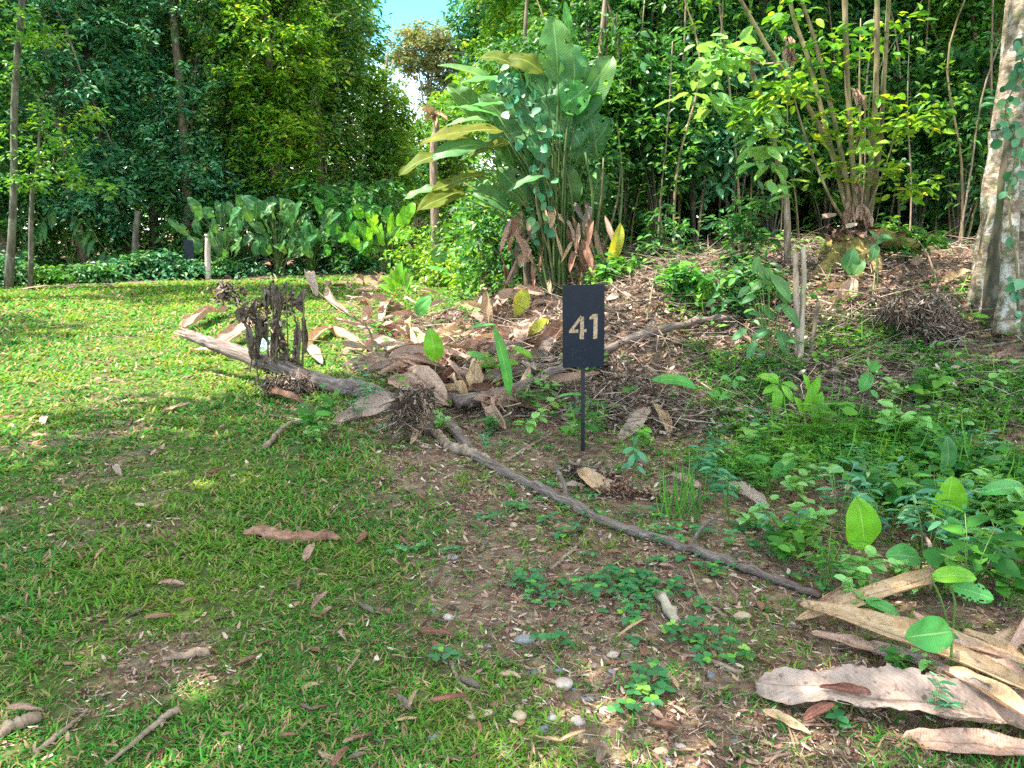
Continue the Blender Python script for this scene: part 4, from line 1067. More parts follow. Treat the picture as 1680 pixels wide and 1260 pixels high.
def digit(polys, name='digit'):
    mb = MB()
    for poly in polys:
        q = [((x - 430) / 510 * pw, (630 - y) / 1010 * ph_) for x, y in poly]
        n = len(q)
        V = [(x, -.0145, z) for x, z in q] + [(x, -.0108, z) for x, z in q]
        F = [tuple(range(n)), tuple(range(2 * n - 1, n - 1, -1))] + [(i, i + n, (i + 1) % n + n, (i + 1) % n) for i in range(n)]
        mb.add(rotp(V), F)
    return mb.build(name, M_gold, sgn, smooth=False)
digit([[(250, 705), (250, 680), (395, 490), (400, 540), (305, 665), (362, 665), (362, 705)], [(385, 510), (432, 510), (432, 662), (466, 662), (466, 700), (432, 700), (432, 785), (380, 785), (380, 700), (385, 662)]])
digit([[(500, 550), (500, 520), (545, 482), (602, 480), (596, 785), (546, 785), (552, 545), (530, 545)]])
mb = MB()
for a, b in [((270, 895), (290, 920)), ((285, 900), (380, 945)), ((380, 945), (470, 915)), ((470, 915), (535, 895)), ((290, 930), (292, 1080)), ((295, 940), (355, 975)), ((340, 1015), (410, 1025)), ((610, 450), (630, 370)), ((490, 650), (515, 590)), ((315, 320), (318, 326)), ((545, 175), (556, 182)), ((310, 405), (320, 412)), ((415, 880), (440, 884)), ((430, 1080), (434, 1095))]:
    A = rotp([((a[0] - 430) / 510 * pw, -.0112, (630 - a[1]) / 1010 * ph_)])[0]; B = rotp([((b[0] - 430) / 510 * pw, -.0112, (630 - b[1]) / 1010 * ph_)])[0]
    tube(mb, spl([A, B], 3), [.0009, .0013, .0007], 4)
mb.build('scratches', M_scr, sgn)
# far sign in the shade
fs = G(309, 459)
sg2 = empty('far_sign', fs, 'small dark sign on a thin post in deep shade beside the wooden post', 'sign')
A = P(310, 394, fs.y); B = P(310, 425, fs.y)
V, F = bevel_box(15 / FPX * fs.y, .03, A.z - B.z, .003); V = np.array(V) + [(A.x + B.x) / 2, fs.y, (A.z + B.z) / 2]
MB().add(V, F).build('plate', M_sign, sg2, smooth=False)
V, F = bevel_box(.05, .03, B.z - fs.z + .3, .003); V = np.array(V) + [A.x, fs.y + .035, (B.z + fs.z - .3) / 2 + .05]
MB().add(V, F).build('post', M_post, sg2, smooth=False)
# wooden post
wp = G(341, 459)
wr_ = empty('wooden_post', wp, 'weathered grey wooden post standing at the edge of the far lawn', 'post')
top = P(341, 384, wp.y)
B_postw = bark_mat('grey_post_wood', (.30, .24, .22), (.47, .40, .37), (.60, .53, .50), scale=14, stretch=.12, bump=.4)
mb = MB(); tube(mb, spl([wp - Vector((0, 0, .3)), wp.lerp(top, .5), top - Vector((0, 0, .07))], 9), [.105, .098, .09], 14, .02); mb.build('shaft', B_postw, wr_)
mb = MB(); tube(mb, spl([top - Vector((0, 0, .07)), top], 3), [.112, .118, .10], 14, .03); mb.build('post_top', B_postw, wr_)

# ------------------------------------------------------------------ fallen branches
def pathY(pts): return [P(a, b, Y) for a, b, Y in pts]
lg = pathY([(304, 546, 8.5), (345, 563, 8.2), (430, 592, 7.7), (545, 632, 7.1), (585, 636, 6.9), (625, 655, 6.6), (655, 680, 6.35), (690, 712, 6.1)])
e = G(700, 715); lg[-1] = Vector((e.x, e.y, e.z + .04))
org = lg[-1]
fb = empty('fallen_log', org, 'thick grey barked fallen log slanting up with its split end over the lawn', 'log')
pth = spl(lg, 60)
pth += rng.normal(0, .004, pth.shape)
rad = [.052, .062, .075, .085, .082, .078, .092, .088, .098, .095, .09, .08]
mb = MB(); tube(mb, pth, rad, 16, .075); mb.build('log', B_log, fb)
mb = MB()   # splintered end
for i in range(9):
    a = 2 * PI * i / 9; o_ = Vector((0, math.cos(a) * .03, math.sin(a) * .035))
    A = Vector(pth[5]) + o_; B = Vector(pth[0]) + o_ * 1.1 + Vector((-random.uniform(.0, .12), 0, random.uniform(0, .03)))
    tube(mb, spl([A, B], 4), [.022, .016, .004], 5, .2)
mb.build('splinters', B_stick, fb)
A = Vector(pth[33]); mb = MB(); tube(mb, spl([A, A + Vector((.03, -.12, .02))], 4), [.05, .04, .042], 10, .1)
tube(mb, spl([A + Vector((.03, -.121, .02)), A + Vector((.032, -.13, .02))], 2), [.028, .02], 8); mb.build('knot', B_log, fb)

def onground(pts, lift): return [G(a, b, l) for (a, b), l in zip(pts, lift if isinstance(lift, list) else [lift] * len(pts))]
def branch(name, pts, lift, rad, bark, label, cat='branch', group=None, seg=10, n=40, jit=.08, free=None):
    pp = free or onground(pts, lift)
    pq = spl(pp, n); r0 = np.interp(np.linspace(0, 1, n), np.linspace(0, 1, len(rad)), rad)
    pq[1:-1] += rng.normal(0, .16, (n - 2, 3)) * r0[1:-1, None]
    r1 = r0 * (1 + .10 * np.sin(np.arange(n) * 1.7 + n) + rng.normal(0, .07, n)); r1[::9] *= 1.18
    mb = MB(); tube(mb, pq, r1, seg, jit)
    o = mb.build(name, bark, origin=pp[0])
    return tag(o, label, cat, group)
s0 = G(757, 692)
rb = pathY([(748, 697, s0.y + .05), (790, 672, s0.y + .2), (835, 648, s0.y + .4), (880, 622, s0.y + .55), (935, 598, s0.y + .75), (990, 575, s0.y + .95), (1050, 553, s0.y + 1.15), (1110, 561, s0.y + 1.3), (1160, 556, s0.y + 1.4), (1210, 572, s0.y + 1.45)])
for q in rb: q.z = max(q.z, hz(q.x, q.y) + .15)
branch('fallen_branch', None, None, [.062, .058, .052, .048, .046, .044, .042, .038, .032, .022], B_log, 'long grey fallen branch rising past the back of the numbered sign', free=rb)
branch('fallen_branch', [(735, 698), (780, 752), (850, 790), (930, 832), (1010, 870), (1130, 907), (1230, 947), (1345, 990)], .022, [.045, .04, .034, .036, .028, .025, .022, .014], B_log, 'long thin grey branch lying on the soil below the numbered sign', n=60)
branch('fallen_branch', [(700, 700), (735, 735), (775, 752), (800, 762)], .03, [.03, .04, .03], B_stick, 'short brown branch lying at the junction of the fallen log')
mids = pathY([(572, 572, 8.0), (620, 590, 7.6), (700, 605, 7.3), (780, 612, 7.2), (860, 606, 7.1), (960, 600, 7.2)])
branch('cut_stalk', None, None, [.012, .016, .02, .018, .014], B_vine, 'long thin greenish stalk lying level across the heap of dried leaves', free=mids, seg=6)
m2 = pathY([(590, 605, 7.6), (650, 618, 7.3), (720, 612, 7.2), (800, 604, 7.2), (900, 604, 7.2)])
branch('cut_stalk', None, None, [.010, .012, .012, .008], B_vine, 'second thinner stalk lying just beneath the long greenish stalk', free=m2, seg=6)
m3 = pathY([(470, 458, 8.2), (500, 462, 8.1), (535, 490, 8.0), (565, 512, 7.9), (600, 535, 7.8), (615, 565, 7.7), (632, 596, 7.5)])
branch('arched_vine', None, None, [.004, .007, .010, .014], B_vine, 'dark thin vine arching over the dried leaves beside the withered plant', 'vine', free=m3, seg=6)
m4 = pathY([(590, 560, 7.8), (625, 590, 7.5), (652, 620, 7.2), (655, 650, 6.9)])
branch('arched_vine', None, None, [.008, .007, .005], B_stem, 'pale forked twig end drooping from the dark thin vine', 'vine', free=m4, seg=5)
branch('side_twig', None, None, [.018, .014, .008], B_log, 'broken side twig standing off the branch lying below the sign', 'twig', free=[G(930, 832, .02), G(925, 822, .10), G(905, 800, .2)], n=8, seg=6)
branch('side_twig', None, None, [.012, .009, .005], B_log, 'thin side twig near the far end of the branch lying below the sign', 'twig', free=[G(1130, 907, .02), G(1150, 890, .08), G(1185, 880, .12)], n=8, seg=6)
STK = [([(1440, 555), (1520, 500), (1610, 480), (1680, 452)], .02, 'long pale pole leaning on the bank below the mossy stump'),
       ([(1320, 478), (1380, 455), (1400, 445)], .03, 'short thick pole at the foot of the mossy stump'),
       ([(1340, 540), (1430, 518), (1500, 490), (1570, 430)], .018, 'thin pole crossing the root mound left of the buttressed trunk'),
       ([(1300, 612), (1400, 606), (1520, 590), (1680, 562)], .022, 'long yellowish pole lying level across the right bank'),
       ([(1330, 575), (1375, 602)], .018, 'short stick beside the pair of cut stubs'),
       ([(1180, 760), (1080, 790)], .012, 'thin stick in the weeds right of the sign post'),
       ([(830, 762), (870, 735), (915, 710)], .014, 'thin stick lying on clover just left of the sign post'),
       ([(760, 690), (850, 672), (935, 660)], .014, 'thin brown stick under the fallen branch by the sign'),
       ([(1030, 700), (1090, 650), (1130, 600)], .008, 'pale thin twig on the brush slope right of the sign'),
       ([(1130, 590), (1165, 530), (1195, 450)], .02, 'old forked pale branch standing on the bank right of the sign'),
       ([(560, 700), (480, 690), (425, 680)], .014, 'brown stick lying under the fallen log'),
       ([(1215, 1110), (1160, 1090), (1120, 1080)], .010, 'grey twig on soil near the large pale dried leaf'),
       ([(1190, 1020), (1150, 985), (1130, 930)], .009, 'brown twig in the clover patch'),
       ([(905, 940), (945, 900), (960, 880)], .010, 'thin twig leaning across clover below the sign'),
       ([(740, 1090), (760, 1130), (800, 1140)], .008, 'pale twig among gravel'),
       ([(435, 738), (470, 702), (500, 695)], .022, 'split grey stick standing out of the grass below the log'),
       ([(300, 622), (345, 615), (395, 625)], .012, 'curved pale stick on the grass under the split log end'),
       ([(245, 885), (270, 1070), (330, 1080)], .0, None)]
for pts, r_, lab in STK:
    if lab: branch('stick', pts, r_ * .8, [r_, r_ * .9, r_ * .5], B_stick, lab, 'stick', seg=7, n=14)
branch('stick', [(268, 1090), (300, 1085), (345, 1080)], .02, [.008, .016, .020], B_stick, 'thick headed grey stick in the near grass', 'stick', seg=7, n=14)
branch('stick', [(0, 1225), (30, 1205), (65, 1192)], .02, [.012, .022, .02], B_stick, 'stout split brown stick in the near left corner of the grass', 'stick', seg=8, n=14)
branch('stick', [(60, 1245), (100, 1215), (150, 1175)], .01, [.010, .009, .004], B_stick, 'pale pointed stick beside the stout split stick', 'stick', seg=7, n=14)
branch('stick', [(175, 1265), (265, 1190), (295, 1172)], .012, [.005, .012, .014], B_stick, 'grey stick half buried in near grass', 'stick', seg=7, n=14)
# fibrous wood chunk
branch('wood_chunk', [(402, 884), (430, 882), (480, 890), (530, 888), (556, 892)], .025, [.012, .032, .036, .034, .03, .012], B_red, 'fibrous reddish chunk of rotten wood in the grass', 'wood chunk', seg=12, n=26, jit=.16)
branch('wood_chunk', [(1085, 990), (1098, 1010), (1108, 1030)], .02, [.02, .026, .02], B_pale, 'pale mossy wood chip in the clover patch', 'wood chunk', seg=8, n=8, jit=.2)

# root tangle at the junction
def tangle(px, py, rad, n, mat, label, name, sz=(.06, .22), w=.006, zup=.5, cat='root'):
    g = G(px, py)
    ctr = [np.array([g.x, g.y, g.z + rad[2] * zup]) + rng.normal(0, 1, 3) * np.array(rad) * [.55, .5, .35] for _ in range(6)]
    C = np.concatenate([blobpts(n // 6 + 1, c, np.array(rad) * rng.uniform(.35, .75), .05) for c in ctr])[:n]
    C[:, 2] = np.maximum(C[:, 2], g.z)
    mb = MB(); s_ = rng.uniform(sz[0], sz[1], n)
    dd = rdir(n, -.9, .3) + (C - np.array([g.x, g.y, g.z])) * [.5, .5, -1.2]
    addsc(mb, T_STICK, F_STICK, C, dd, rdir(n), s_ * .8, w * rng.uniform(.5, 1.5, n))
    m_ = n; s_ = rng.uniform(.02, .06, m_)
    addsc(mb, T_BIT, F_BIT, C[:m_] + rng.normal(0, .02, (m_, 3)), rdir(m_), rdir(m_), s_, s_ * .4)
    return tag(mb.build(name, mat, origin=g), label, cat)
tangle(672, 725, (.17, .14, .24), 900, M_brush, 'dark tangle of fine roots and dead leaves at the lower end of the fallen log', 'root_tangle', zup=.9)
tangle(480, 650, (.35, .25, .18), 1000, M_brush, 'dark twiggy clump under the middle of the fallen log', 'twig_clump', zup=.3, cat='twigs')
tangle(960, 790, (.10, .10, .10), 300, M_brush, 'dark rotten stub at the foot of the sign post', 'rotten_stub', zup=.3, cat='stump')
tangle(1495, 560, (.55, .35, .26), 2400, M_brush, 'brown fibrous root mound left of the buttressed trunk', 'root_mound', (.08, .3), zup=.6)
tangle(1015, 810, (.22, .16, .05), 700, M_litter, 'heap of crumbled red bark by the sign post', 'bark_heap', (.03, .08), .012, zup=.3, cat='bark')

# withered plant with hanging pods
wb = G(445, 640)
wpnt = empty('withered_plant', wb, 'withered dark plant with upright stems hung with shrivelled pods above the fallen log', 'dead plant')
PD = [(398, 500, 30), (404, 530, 45), (412, 505, 22), (421, 488, 30), (428, 520, 30), (437, 470, 40), (446, 462, 36), (452, 470, 42), (458, 468, 42), (468, 465, 45), (478, 470, 40), (499, 476, 36), (425, 545, 45), (440, 510, 55), (447, 540, 50), (452, 560, 40),
      (460, 505, 50), (466, 545, 40), (486, 522, 55), (492, 530, 70), (497, 520, 60), (483, 560, 45), (470, 575, 40), (400, 470, 16), (420, 560, 30), (455, 520, 50), (488, 590, 35)]
for i, (px, py, ln) in enumerate(PD):
    Y = wb.y + random.uniform(-.15, .35)
    A = P(px, py, Y); B = P(px + random.uniform(-4, 6), py + ln, Y)
    if A.z > wb.z + .5 and i % 2 == 0: pass
    mb = MB()
    put_leaf(mb, A, B, random.uniform(.13, .2), (random.uniform(-.5, .5), -1, 0), nl=10, nw=8, curl=random.uniform(1.9, 2.9), crumple=.14, a=1.1, b=.8, bend=.3, tear=.1)
    mb.build('withered_pod', D_grey, wpnt)
for pts, r_ in [([(445, 640), (448, 560), (447, 463)], .012), ([(470, 640), (472, 560), (468, 462)], .010), ([(495, 640), (498, 540), (498, 472)], .012), ([(425, 630), (410, 540), (397, 495)], .010), ([(480, 645), (490, 600), (488, 520)], .016),
                ([(400, 500), (430, 490), (500, 510)], .005), ([(395, 545), (440, 520), (500, 512)], .005), ([(440, 585), (438, 500), (436, 468)], .009), ([(452, 640), (458, 500), (460, 465)], .01), ([(410, 610), (430, 480), (425, 470)], .008), ([(365, 480), (395, 500), (425, 560)], .006)]:
    mb = MB(); tube(mb, spl([P(a, b, wb.y + .1) for a, b in pts], 10), [r_, r_ * .5], 6, .1); mb.build('stem', B_vine, wpnt)
C = np.array([tuple(P(px, py, wb.y + random.uniform(-.1, .2))) for px, py in [(372, 478), (380, 482), (365, 475), (400, 510), (430, 500), (450, 530), (470, 500), (460, 570), (480, 600), (440, 600), (420, 520)]])
n = 700; CC = C[rng.integers(0, len(C), n)] + rng.normal(0, .055, (n, 3)); s_ = rng.uniform(.02, .07, n)
mb = MB(); addsc(mb, T_CURL, F_CURL, CC, rdir(n, -1, .1), rdir(n), s_, s_ * .4); mb.build('shrivelled_leaves', M_brush, wpnt)

# cut stubs and sapling right of centre
g0 = G(1310, 600)
branch('cut_stub', None, None, [.03, .028, .026], B_stick, 'upright cut brown stub, left of the pair beside the pale stem', 'stub', free=[g0 - Vector((0, 0, .1)), P(1307, 520, g0.y), P(1305, 414, g0.y)], seg=9, n=10)
branch('cut_stub', None, None, [.027, .024, .022], B_pale, 'tall upright pale mottled stem beside the brown cut stub', 'stub', free=[G(1315, 604) - Vector((0, 0, .1)), P(1317, 500, g0.y), P(1319, 470, g0.y), P(1318, 405, g0.y)], seg=9, n=12)
branch('cut_stub', None, None, [.024, .02, .016], B_tree, 'short leaning mossy stub right of the pale mottled stem', 'stub', free=[G(1327, 602) - Vector((0, 0, .1)), P(1335, 540, g0.y), P(1342, 495, g0.y)], seg=9, n=10)
def twig_plant(name, base, pts_list, mat, label, size, cat='plant', stem=B_green, group=None):
    rt = empty(name, base, label, cat, group)
    mb = MB()
    for A, B in pts_list:
        tube(mb, spl([base, (Vector(base) + Vector(A)) / 2 + Vector((0, 0, .03)), A], 6), [.005, .003], 4, cap=False)
    mb.build('stems', stem, rt)
    for A, B in pts_list:
        mb = MB(); put_leaf(mb, A, B, (Vector(A) - Vector(B)).length * size, (0, -.7, .8), nl=7, nw=4, bend=.7, wave=.03, fold=.2, a=.85, b=.75)
        mb.build('leaf', mat, rt)
    return rt
def pxplant(name, bx, by, leaves, mat, label, size=.45, dY=0, **k):
    g = G(bx, by); L_ = []
    for (ax, ay, cx, cy2) in leaves:
        dd = random.uniform(-.04, .04)
        L_.append((tuple(P(ax, ay, g.y + dd)), tuple(P(cx, cy2, g.y + dd - .03))))
    return twig_plant(name, g, L_, mat, label, size, **k)
pxplant('vine_sapling', 1262, 600, [(1240, 430, 1255, 465), (1248, 440, 1275, 470), (1262, 450, 1296, 500), (1260, 460, 1230, 480), (1275, 470, 1290, 505), (1240, 485, 1215, 500), (1245, 500, 1270, 530), (1270, 510, 1293, 500), (1262, 540, 1232, 560),
        (1275, 540, 1290, 590), (1290, 560, 1325, 562), (1240, 560, 1225, 590), (1250, 520, 1225, 515), (1230, 470, 1210, 490), (1245, 420, 1235, 450), (1280, 500, 1310, 540), (1225, 540, 1200, 560), (1255, 575, 1240, 600), (1270, 575, 1290, 600)], M_cal, 'dark leafy climbing sapling just left of the cut stubs', .42)
pxplant('seedling', 1278, 700, [(1278, 628, 1240, 618), (1276, 632, 1250, 648), (1275, 636, 1272, 680), (1282, 632, 1300, 662), (1284, 628, 1310, 640), (1278, 628, 1262, 612)], M_bright, 'seedling with drooping bright ribbed leaves at the bank foot', .42)
pxplant('seedling', 1325, 712, [(1325, 690, 1328, 628), (1328, 690, 1350, 640), (1320, 690, 1300, 650), (1322, 690, 1290, 680), (1330, 690, 1362, 660), (1330, 650, 1345, 615), (1325, 640, 1315, 612), (1330, 690, 1345, 675)], M_bright, 'bushy bright green seedling with upright leaves at the bank foot', .4)
pxplant('seedling', 1425, 680, [(1427, 610, 1412, 645), (1428, 608, 1448, 600), (1428, 606, 1418, 590), (1428, 640, 1440, 655), (1428, 610, 1440, 590)], M_green, 'dark stemmed seedling with broad leaves right of the bushy bright seedling', .6)
pxplant('seedling', 1395, 480, [(1388, 445, 1400, 405), (1400, 450, 1420, 425), (1398, 460, 1385, 440), (1400, 500, 1395, 480), (1405, 500, 1410, 475)], M_cal, 'dark rounded leaved seedling right below the mossy stump', .7)
pxplant('seedling', 1440, 480, [(1437, 400, 1428, 430), (1440, 400, 1455, 385), (1438, 395, 1425, 380), (1440, 390, 1465, 392)], M_cal, 'tall thin green stemmed seedling in front of the mossy stump', .55)
pxplant('seedling', 1180, 690, [(1180, 655, 1205, 648), (1182, 652, 1170, 640), (1178, 655, 1160, 645), (1185, 652, 1195, 640), (1200, 625, 1180, 620), (1205, 622, 1205, 640), (1206, 620, 1225, 625)], M_green, 'seedling with small paired leaves right of the long flat leaf shoot', .5)
pxplant('seedling', 1040, 780, [(1040, 735, 1020, 745), (1042, 735, 1045, 760), (1044, 740, 1062, 760), (1040, 745, 1030, 770), (1040, 730, 1045, 715), (1038, 760, 1018, 770), (1044, 765, 1060, 780)], M_teal, 'dark drooping seedling just right of the sign post foot', .4)
pxplant('seedling', 1055, 735, [(1055, 705, 1045, 718), (1056, 704, 1062, 720), (1056, 703, 1070, 710), (1056, 702, 1052, 695)], M_bright, 'tiny lime seedling over the folded pale dried leaf', .6)
pxplant('seedling', 1145, 400, [(1158, 385, 1142, 372), (1160, 384, 1178, 372), (1160, 386, 1165, 362), (1158, 390, 1145, 395)], M_bright, 'small star shaped seedling at the top of the bank', .35)
pxplant('seedling', 655, 490, [(650, 470, 640, 440), (655, 470, 652, 430), (660, 470, 668, 438), (648, 475, 625, 452), (665, 475, 680, 452), (645, 480, 618, 468), (662, 480, 690, 470), (655, 465, 660, 428), (650, 480, 632, 478)], M_bright, 'lime green tuft of young shoots at the near end of the grass path', .35)
pxplant('seedling', 1600, 560, [(1590, 525, 1570, 515), (1595, 522, 1610, 510), (1600, 520, 1625, 522), (1592, 520, 1590, 505), (1605, 525, 1620, 535), (1588, 528, 1575, 535)], M_bright, 'lime ferny seedling at the foot of the buttressed trunk', .4)

# single leaf shoots
SH = [  # stalk foot, leaf base, tip, width px, mat, normal, label
    ((718, 655), (716, 592), (705, 536), 32, M_bright, (.1, -1, .1), 'upright lime paddle leaf shoot in the centre of the dried leaf heap'),
    ((716, 545), (684, 518), (708, 484), 24, M_green, (-.2, -1, .2), 'tilted green leaf shoot above the lime paddle leaf'),
    ((722, 490), (719, 432), (724, 398), 27, M_cal, (0, -1, .1), 'dark round leaf shoot standing before the grass path'),
    ((724, 492), (744, 456), (697, 440), 15, M_green, (0, -.5, 1), 'flat dark leaf just below the dark round leaf shoot'),
    ((838, 690), (836, 650), (808, 533), 22, M_green, (.6, -1, .1), 'long narrow rolled green leaf left of the sign'),
    ((822, 600), (815, 533), (765, 541), 9, M_green, (0, -.4, 1), 'small flat green leaf at the top of the long rolled leaf'),
    ((874, 630), (874, 588), (838, 570), 14, M_bright, (.2, -.7, .8), 'small bent lime leaf between the rolled leaf and the sign'),
    ((800, 640), (798, 590), (765, 578), 14, M_green, (0, -.8, .7), 'small notched green leaf behind the standing tan leaf'),
    ((862, 530), (862, 474), (848, 519), 28, M_ylw, (.1, -1, .3), 'pale yellow green leaf hanging on the slope left of the sign'),
    ((898, 560), (900, 524), (864, 550), 18, M_ylw, (.1, -.9, .5), 'yellowing spotted leaf low beside the sign plate'),
    ((955, 465), (966, 402), (922, 406), 19, M_green, (0, -.7, .7), 'flat blue green leaf shoot above the sign'),
    ((962, 460), (952, 371), (891, 339), 18, M_green, (.1, -.5, 1), 'long folded glossy leaf pointing out of the giant clump foot'),
    ((1000, 470), (999, 432), (1019, 362), 22, M_ylw, (.2, -1, .1), 'upright yellow leaf shoot right above the sign'),
    ((835, 420), (806, 369), (748, 379), 25, M_green, (0, -.6, .9), 'big pale flat leaf reaching over the sunlit shrubs'),
    ((1112, 705), (1143, 636), (1066, 624), 27, M_green, (0, -.6, .9), 'long flat glossy leaf shoot right of the sign'),
    ((953, 700), (968, 652), (908, 654), 9, M_green, (0, -.3, 1), 'thin flat leaf crossing behind the sign post'),
    ((1548, 830), (1547, 776), (1552, 711), 35, M_cal, (.2, -1, .2), 'dark blue green upright paddle leaf in the right weeds'),
    ((1545, 900), (1546, 851), (1562, 779), 56, M_bright, (-.1, -1, .3), 'large bright heart shaped leaf below the dark upright paddle'),
    ((1412, 950), (1414, 901), (1403, 812), 62, M_bright, (0, -1, .2), 'large lime ribbed leaf standing in the right weeds'),
    ((1512, 960), (1510, 916), (1450, 912), 42, M_green, (0, -.7, .8), 'green ribbed leaf lying flat beneath the large lime ribbed leaf'),
    ((1562, 1040), (1528, 948), (1605, 950), 34, M_bright, (0, -.6, .9), 'olive folded leaf above the tattered green leaf'),
    ((1562, 1042), (1560, 962), (1632, 985), 38, M_green, (.1, -.8, .6), 'tattered torn green leaf right of the olive folded leaf'),
    ((1566, 1135), (1562, 1036), (1483, 1046), 62, M_green, (0, -.9, .5), 'round insect eaten leaf over the big dried leaves'),
    ((1450, 1030), (1418, 985), (1480, 1018), 26, M_green, (0, -.5, .9), 'flat green leaf touching the upper dried leaf'),
    ((1570, 1100), (1563, 1035), (1590, 1068), 22, M_cal, (.2, -1, .3), 'small leaf beside the round insect eaten leaf'),
    ((1650, 880), (1680, 800), (1600, 812), 30, M_green, (0, -.6, .9), 'green leaf entering from the right edge above the weeds'),
    ((1640, 790), (1600, 770), (1655, 752), 22, M_cal, (0, -.6, .9), 'dark flat leaf right of the dark upright paddle'),
    ((1300, 800), (1265, 782), (1310, 750), 26, M_green, (0, -.8, .7), 'pointed green leaf in the weeds right of the sign'),
    ((1232, 790), (1215, 760), (1265, 755), 22, M_green, (0, -.6, .9), 'ragged green leaf beside the dried leaf in the weeds'),
]
for (ft, bs, tp_, w, m_, nr, lab) in SH:
    g = G(*ft); Y = g.y
    A = P(*bs, Y); B = P(*tp_, Y - .04)
    for q in (A, B): q.z = max(q.z, hz(q.x, q.y) + .02)
    rt = empty('leaf_shoot', g, lab, 'leaf shoot')
    mb = MB(); put_leaf(mb, A, B, w / FPX * Y, nr, nl=18, nw=10, bend=random.uniform(.4, 1.1), wave=.03, fold=random.uniform(.08, .3), a=.9, b=.66, crumple=.02, notch=.35 if 'torn' in lab else (.06 if 'eaten' in lab else 0))
    lf = mb.build('leaf', m_, rt)
    mid = g.lerp(A, .6) + Vector((random.uniform(-.02, .02), 0, .01))
    mb = MB(); tube(mb, spl([g - Vector((0, 0, .03)), mid, A, A.lerp(B, .25)], 10), [.006, .005, .004, .002], 5); mb.build('leaf_stalk', B_green, rt)

# ------------------------------------------------------------------ large dried leaves
def dleaf(bs, tp_, w, m_, lab, lift=(.03, .03), nr=(0, -.35, 1), curl=.9, cr=.07, tear=.12, bend=.3, Y=None, dY=0, fold=0, pleat=0., group=None, name='dried_leaf', nl=22, nw=12, a=.9, b=.5):
    if Y is None: A = G(*bs, lift[0]); B = G(*tp_, lift[1])
    elif Y == 'stand': g = G(*bs); A = g + Vector((0, 0, lift[0])); B = P(*tp_, g.y + dY)
    else: A = P(*bs, Y); B = P(*tp_, Y + dY)
    W = w / FPX * (A.y + B.y) / 2
    mb = MB(); put_leaf(mb, A, B, W * (1 + .22 * min(abs(curl), 2.2)), nr, nl=nl, nw=nw, bend=bend, curl=curl, wave=.05, crumple=cr, tear=tear, fold=fold, pleat=pleat, a=a, b=b)
    o = mb.build(name, m_, origin=A)
    # keep it above the soil
    me = o.data; n = len(me.vertices); co = np.empty(n * 3, np.float32); me.vertices.foreach_get('co', co); co = co.reshape(-1, 3)
    wz = h(co[:, 0] + A.x, co[:, 1] + A.y) + .008 - A.z
    co[:, 2] = np.maximum(co[:, 2], wz + .3 * np.maximum(0, .02 - (wz - co[:, 2])) * 0)
    me.vertices.foreach_set('co', co.ravel()); me.update()
    return tag(o, lab, 'dried leaf', group)
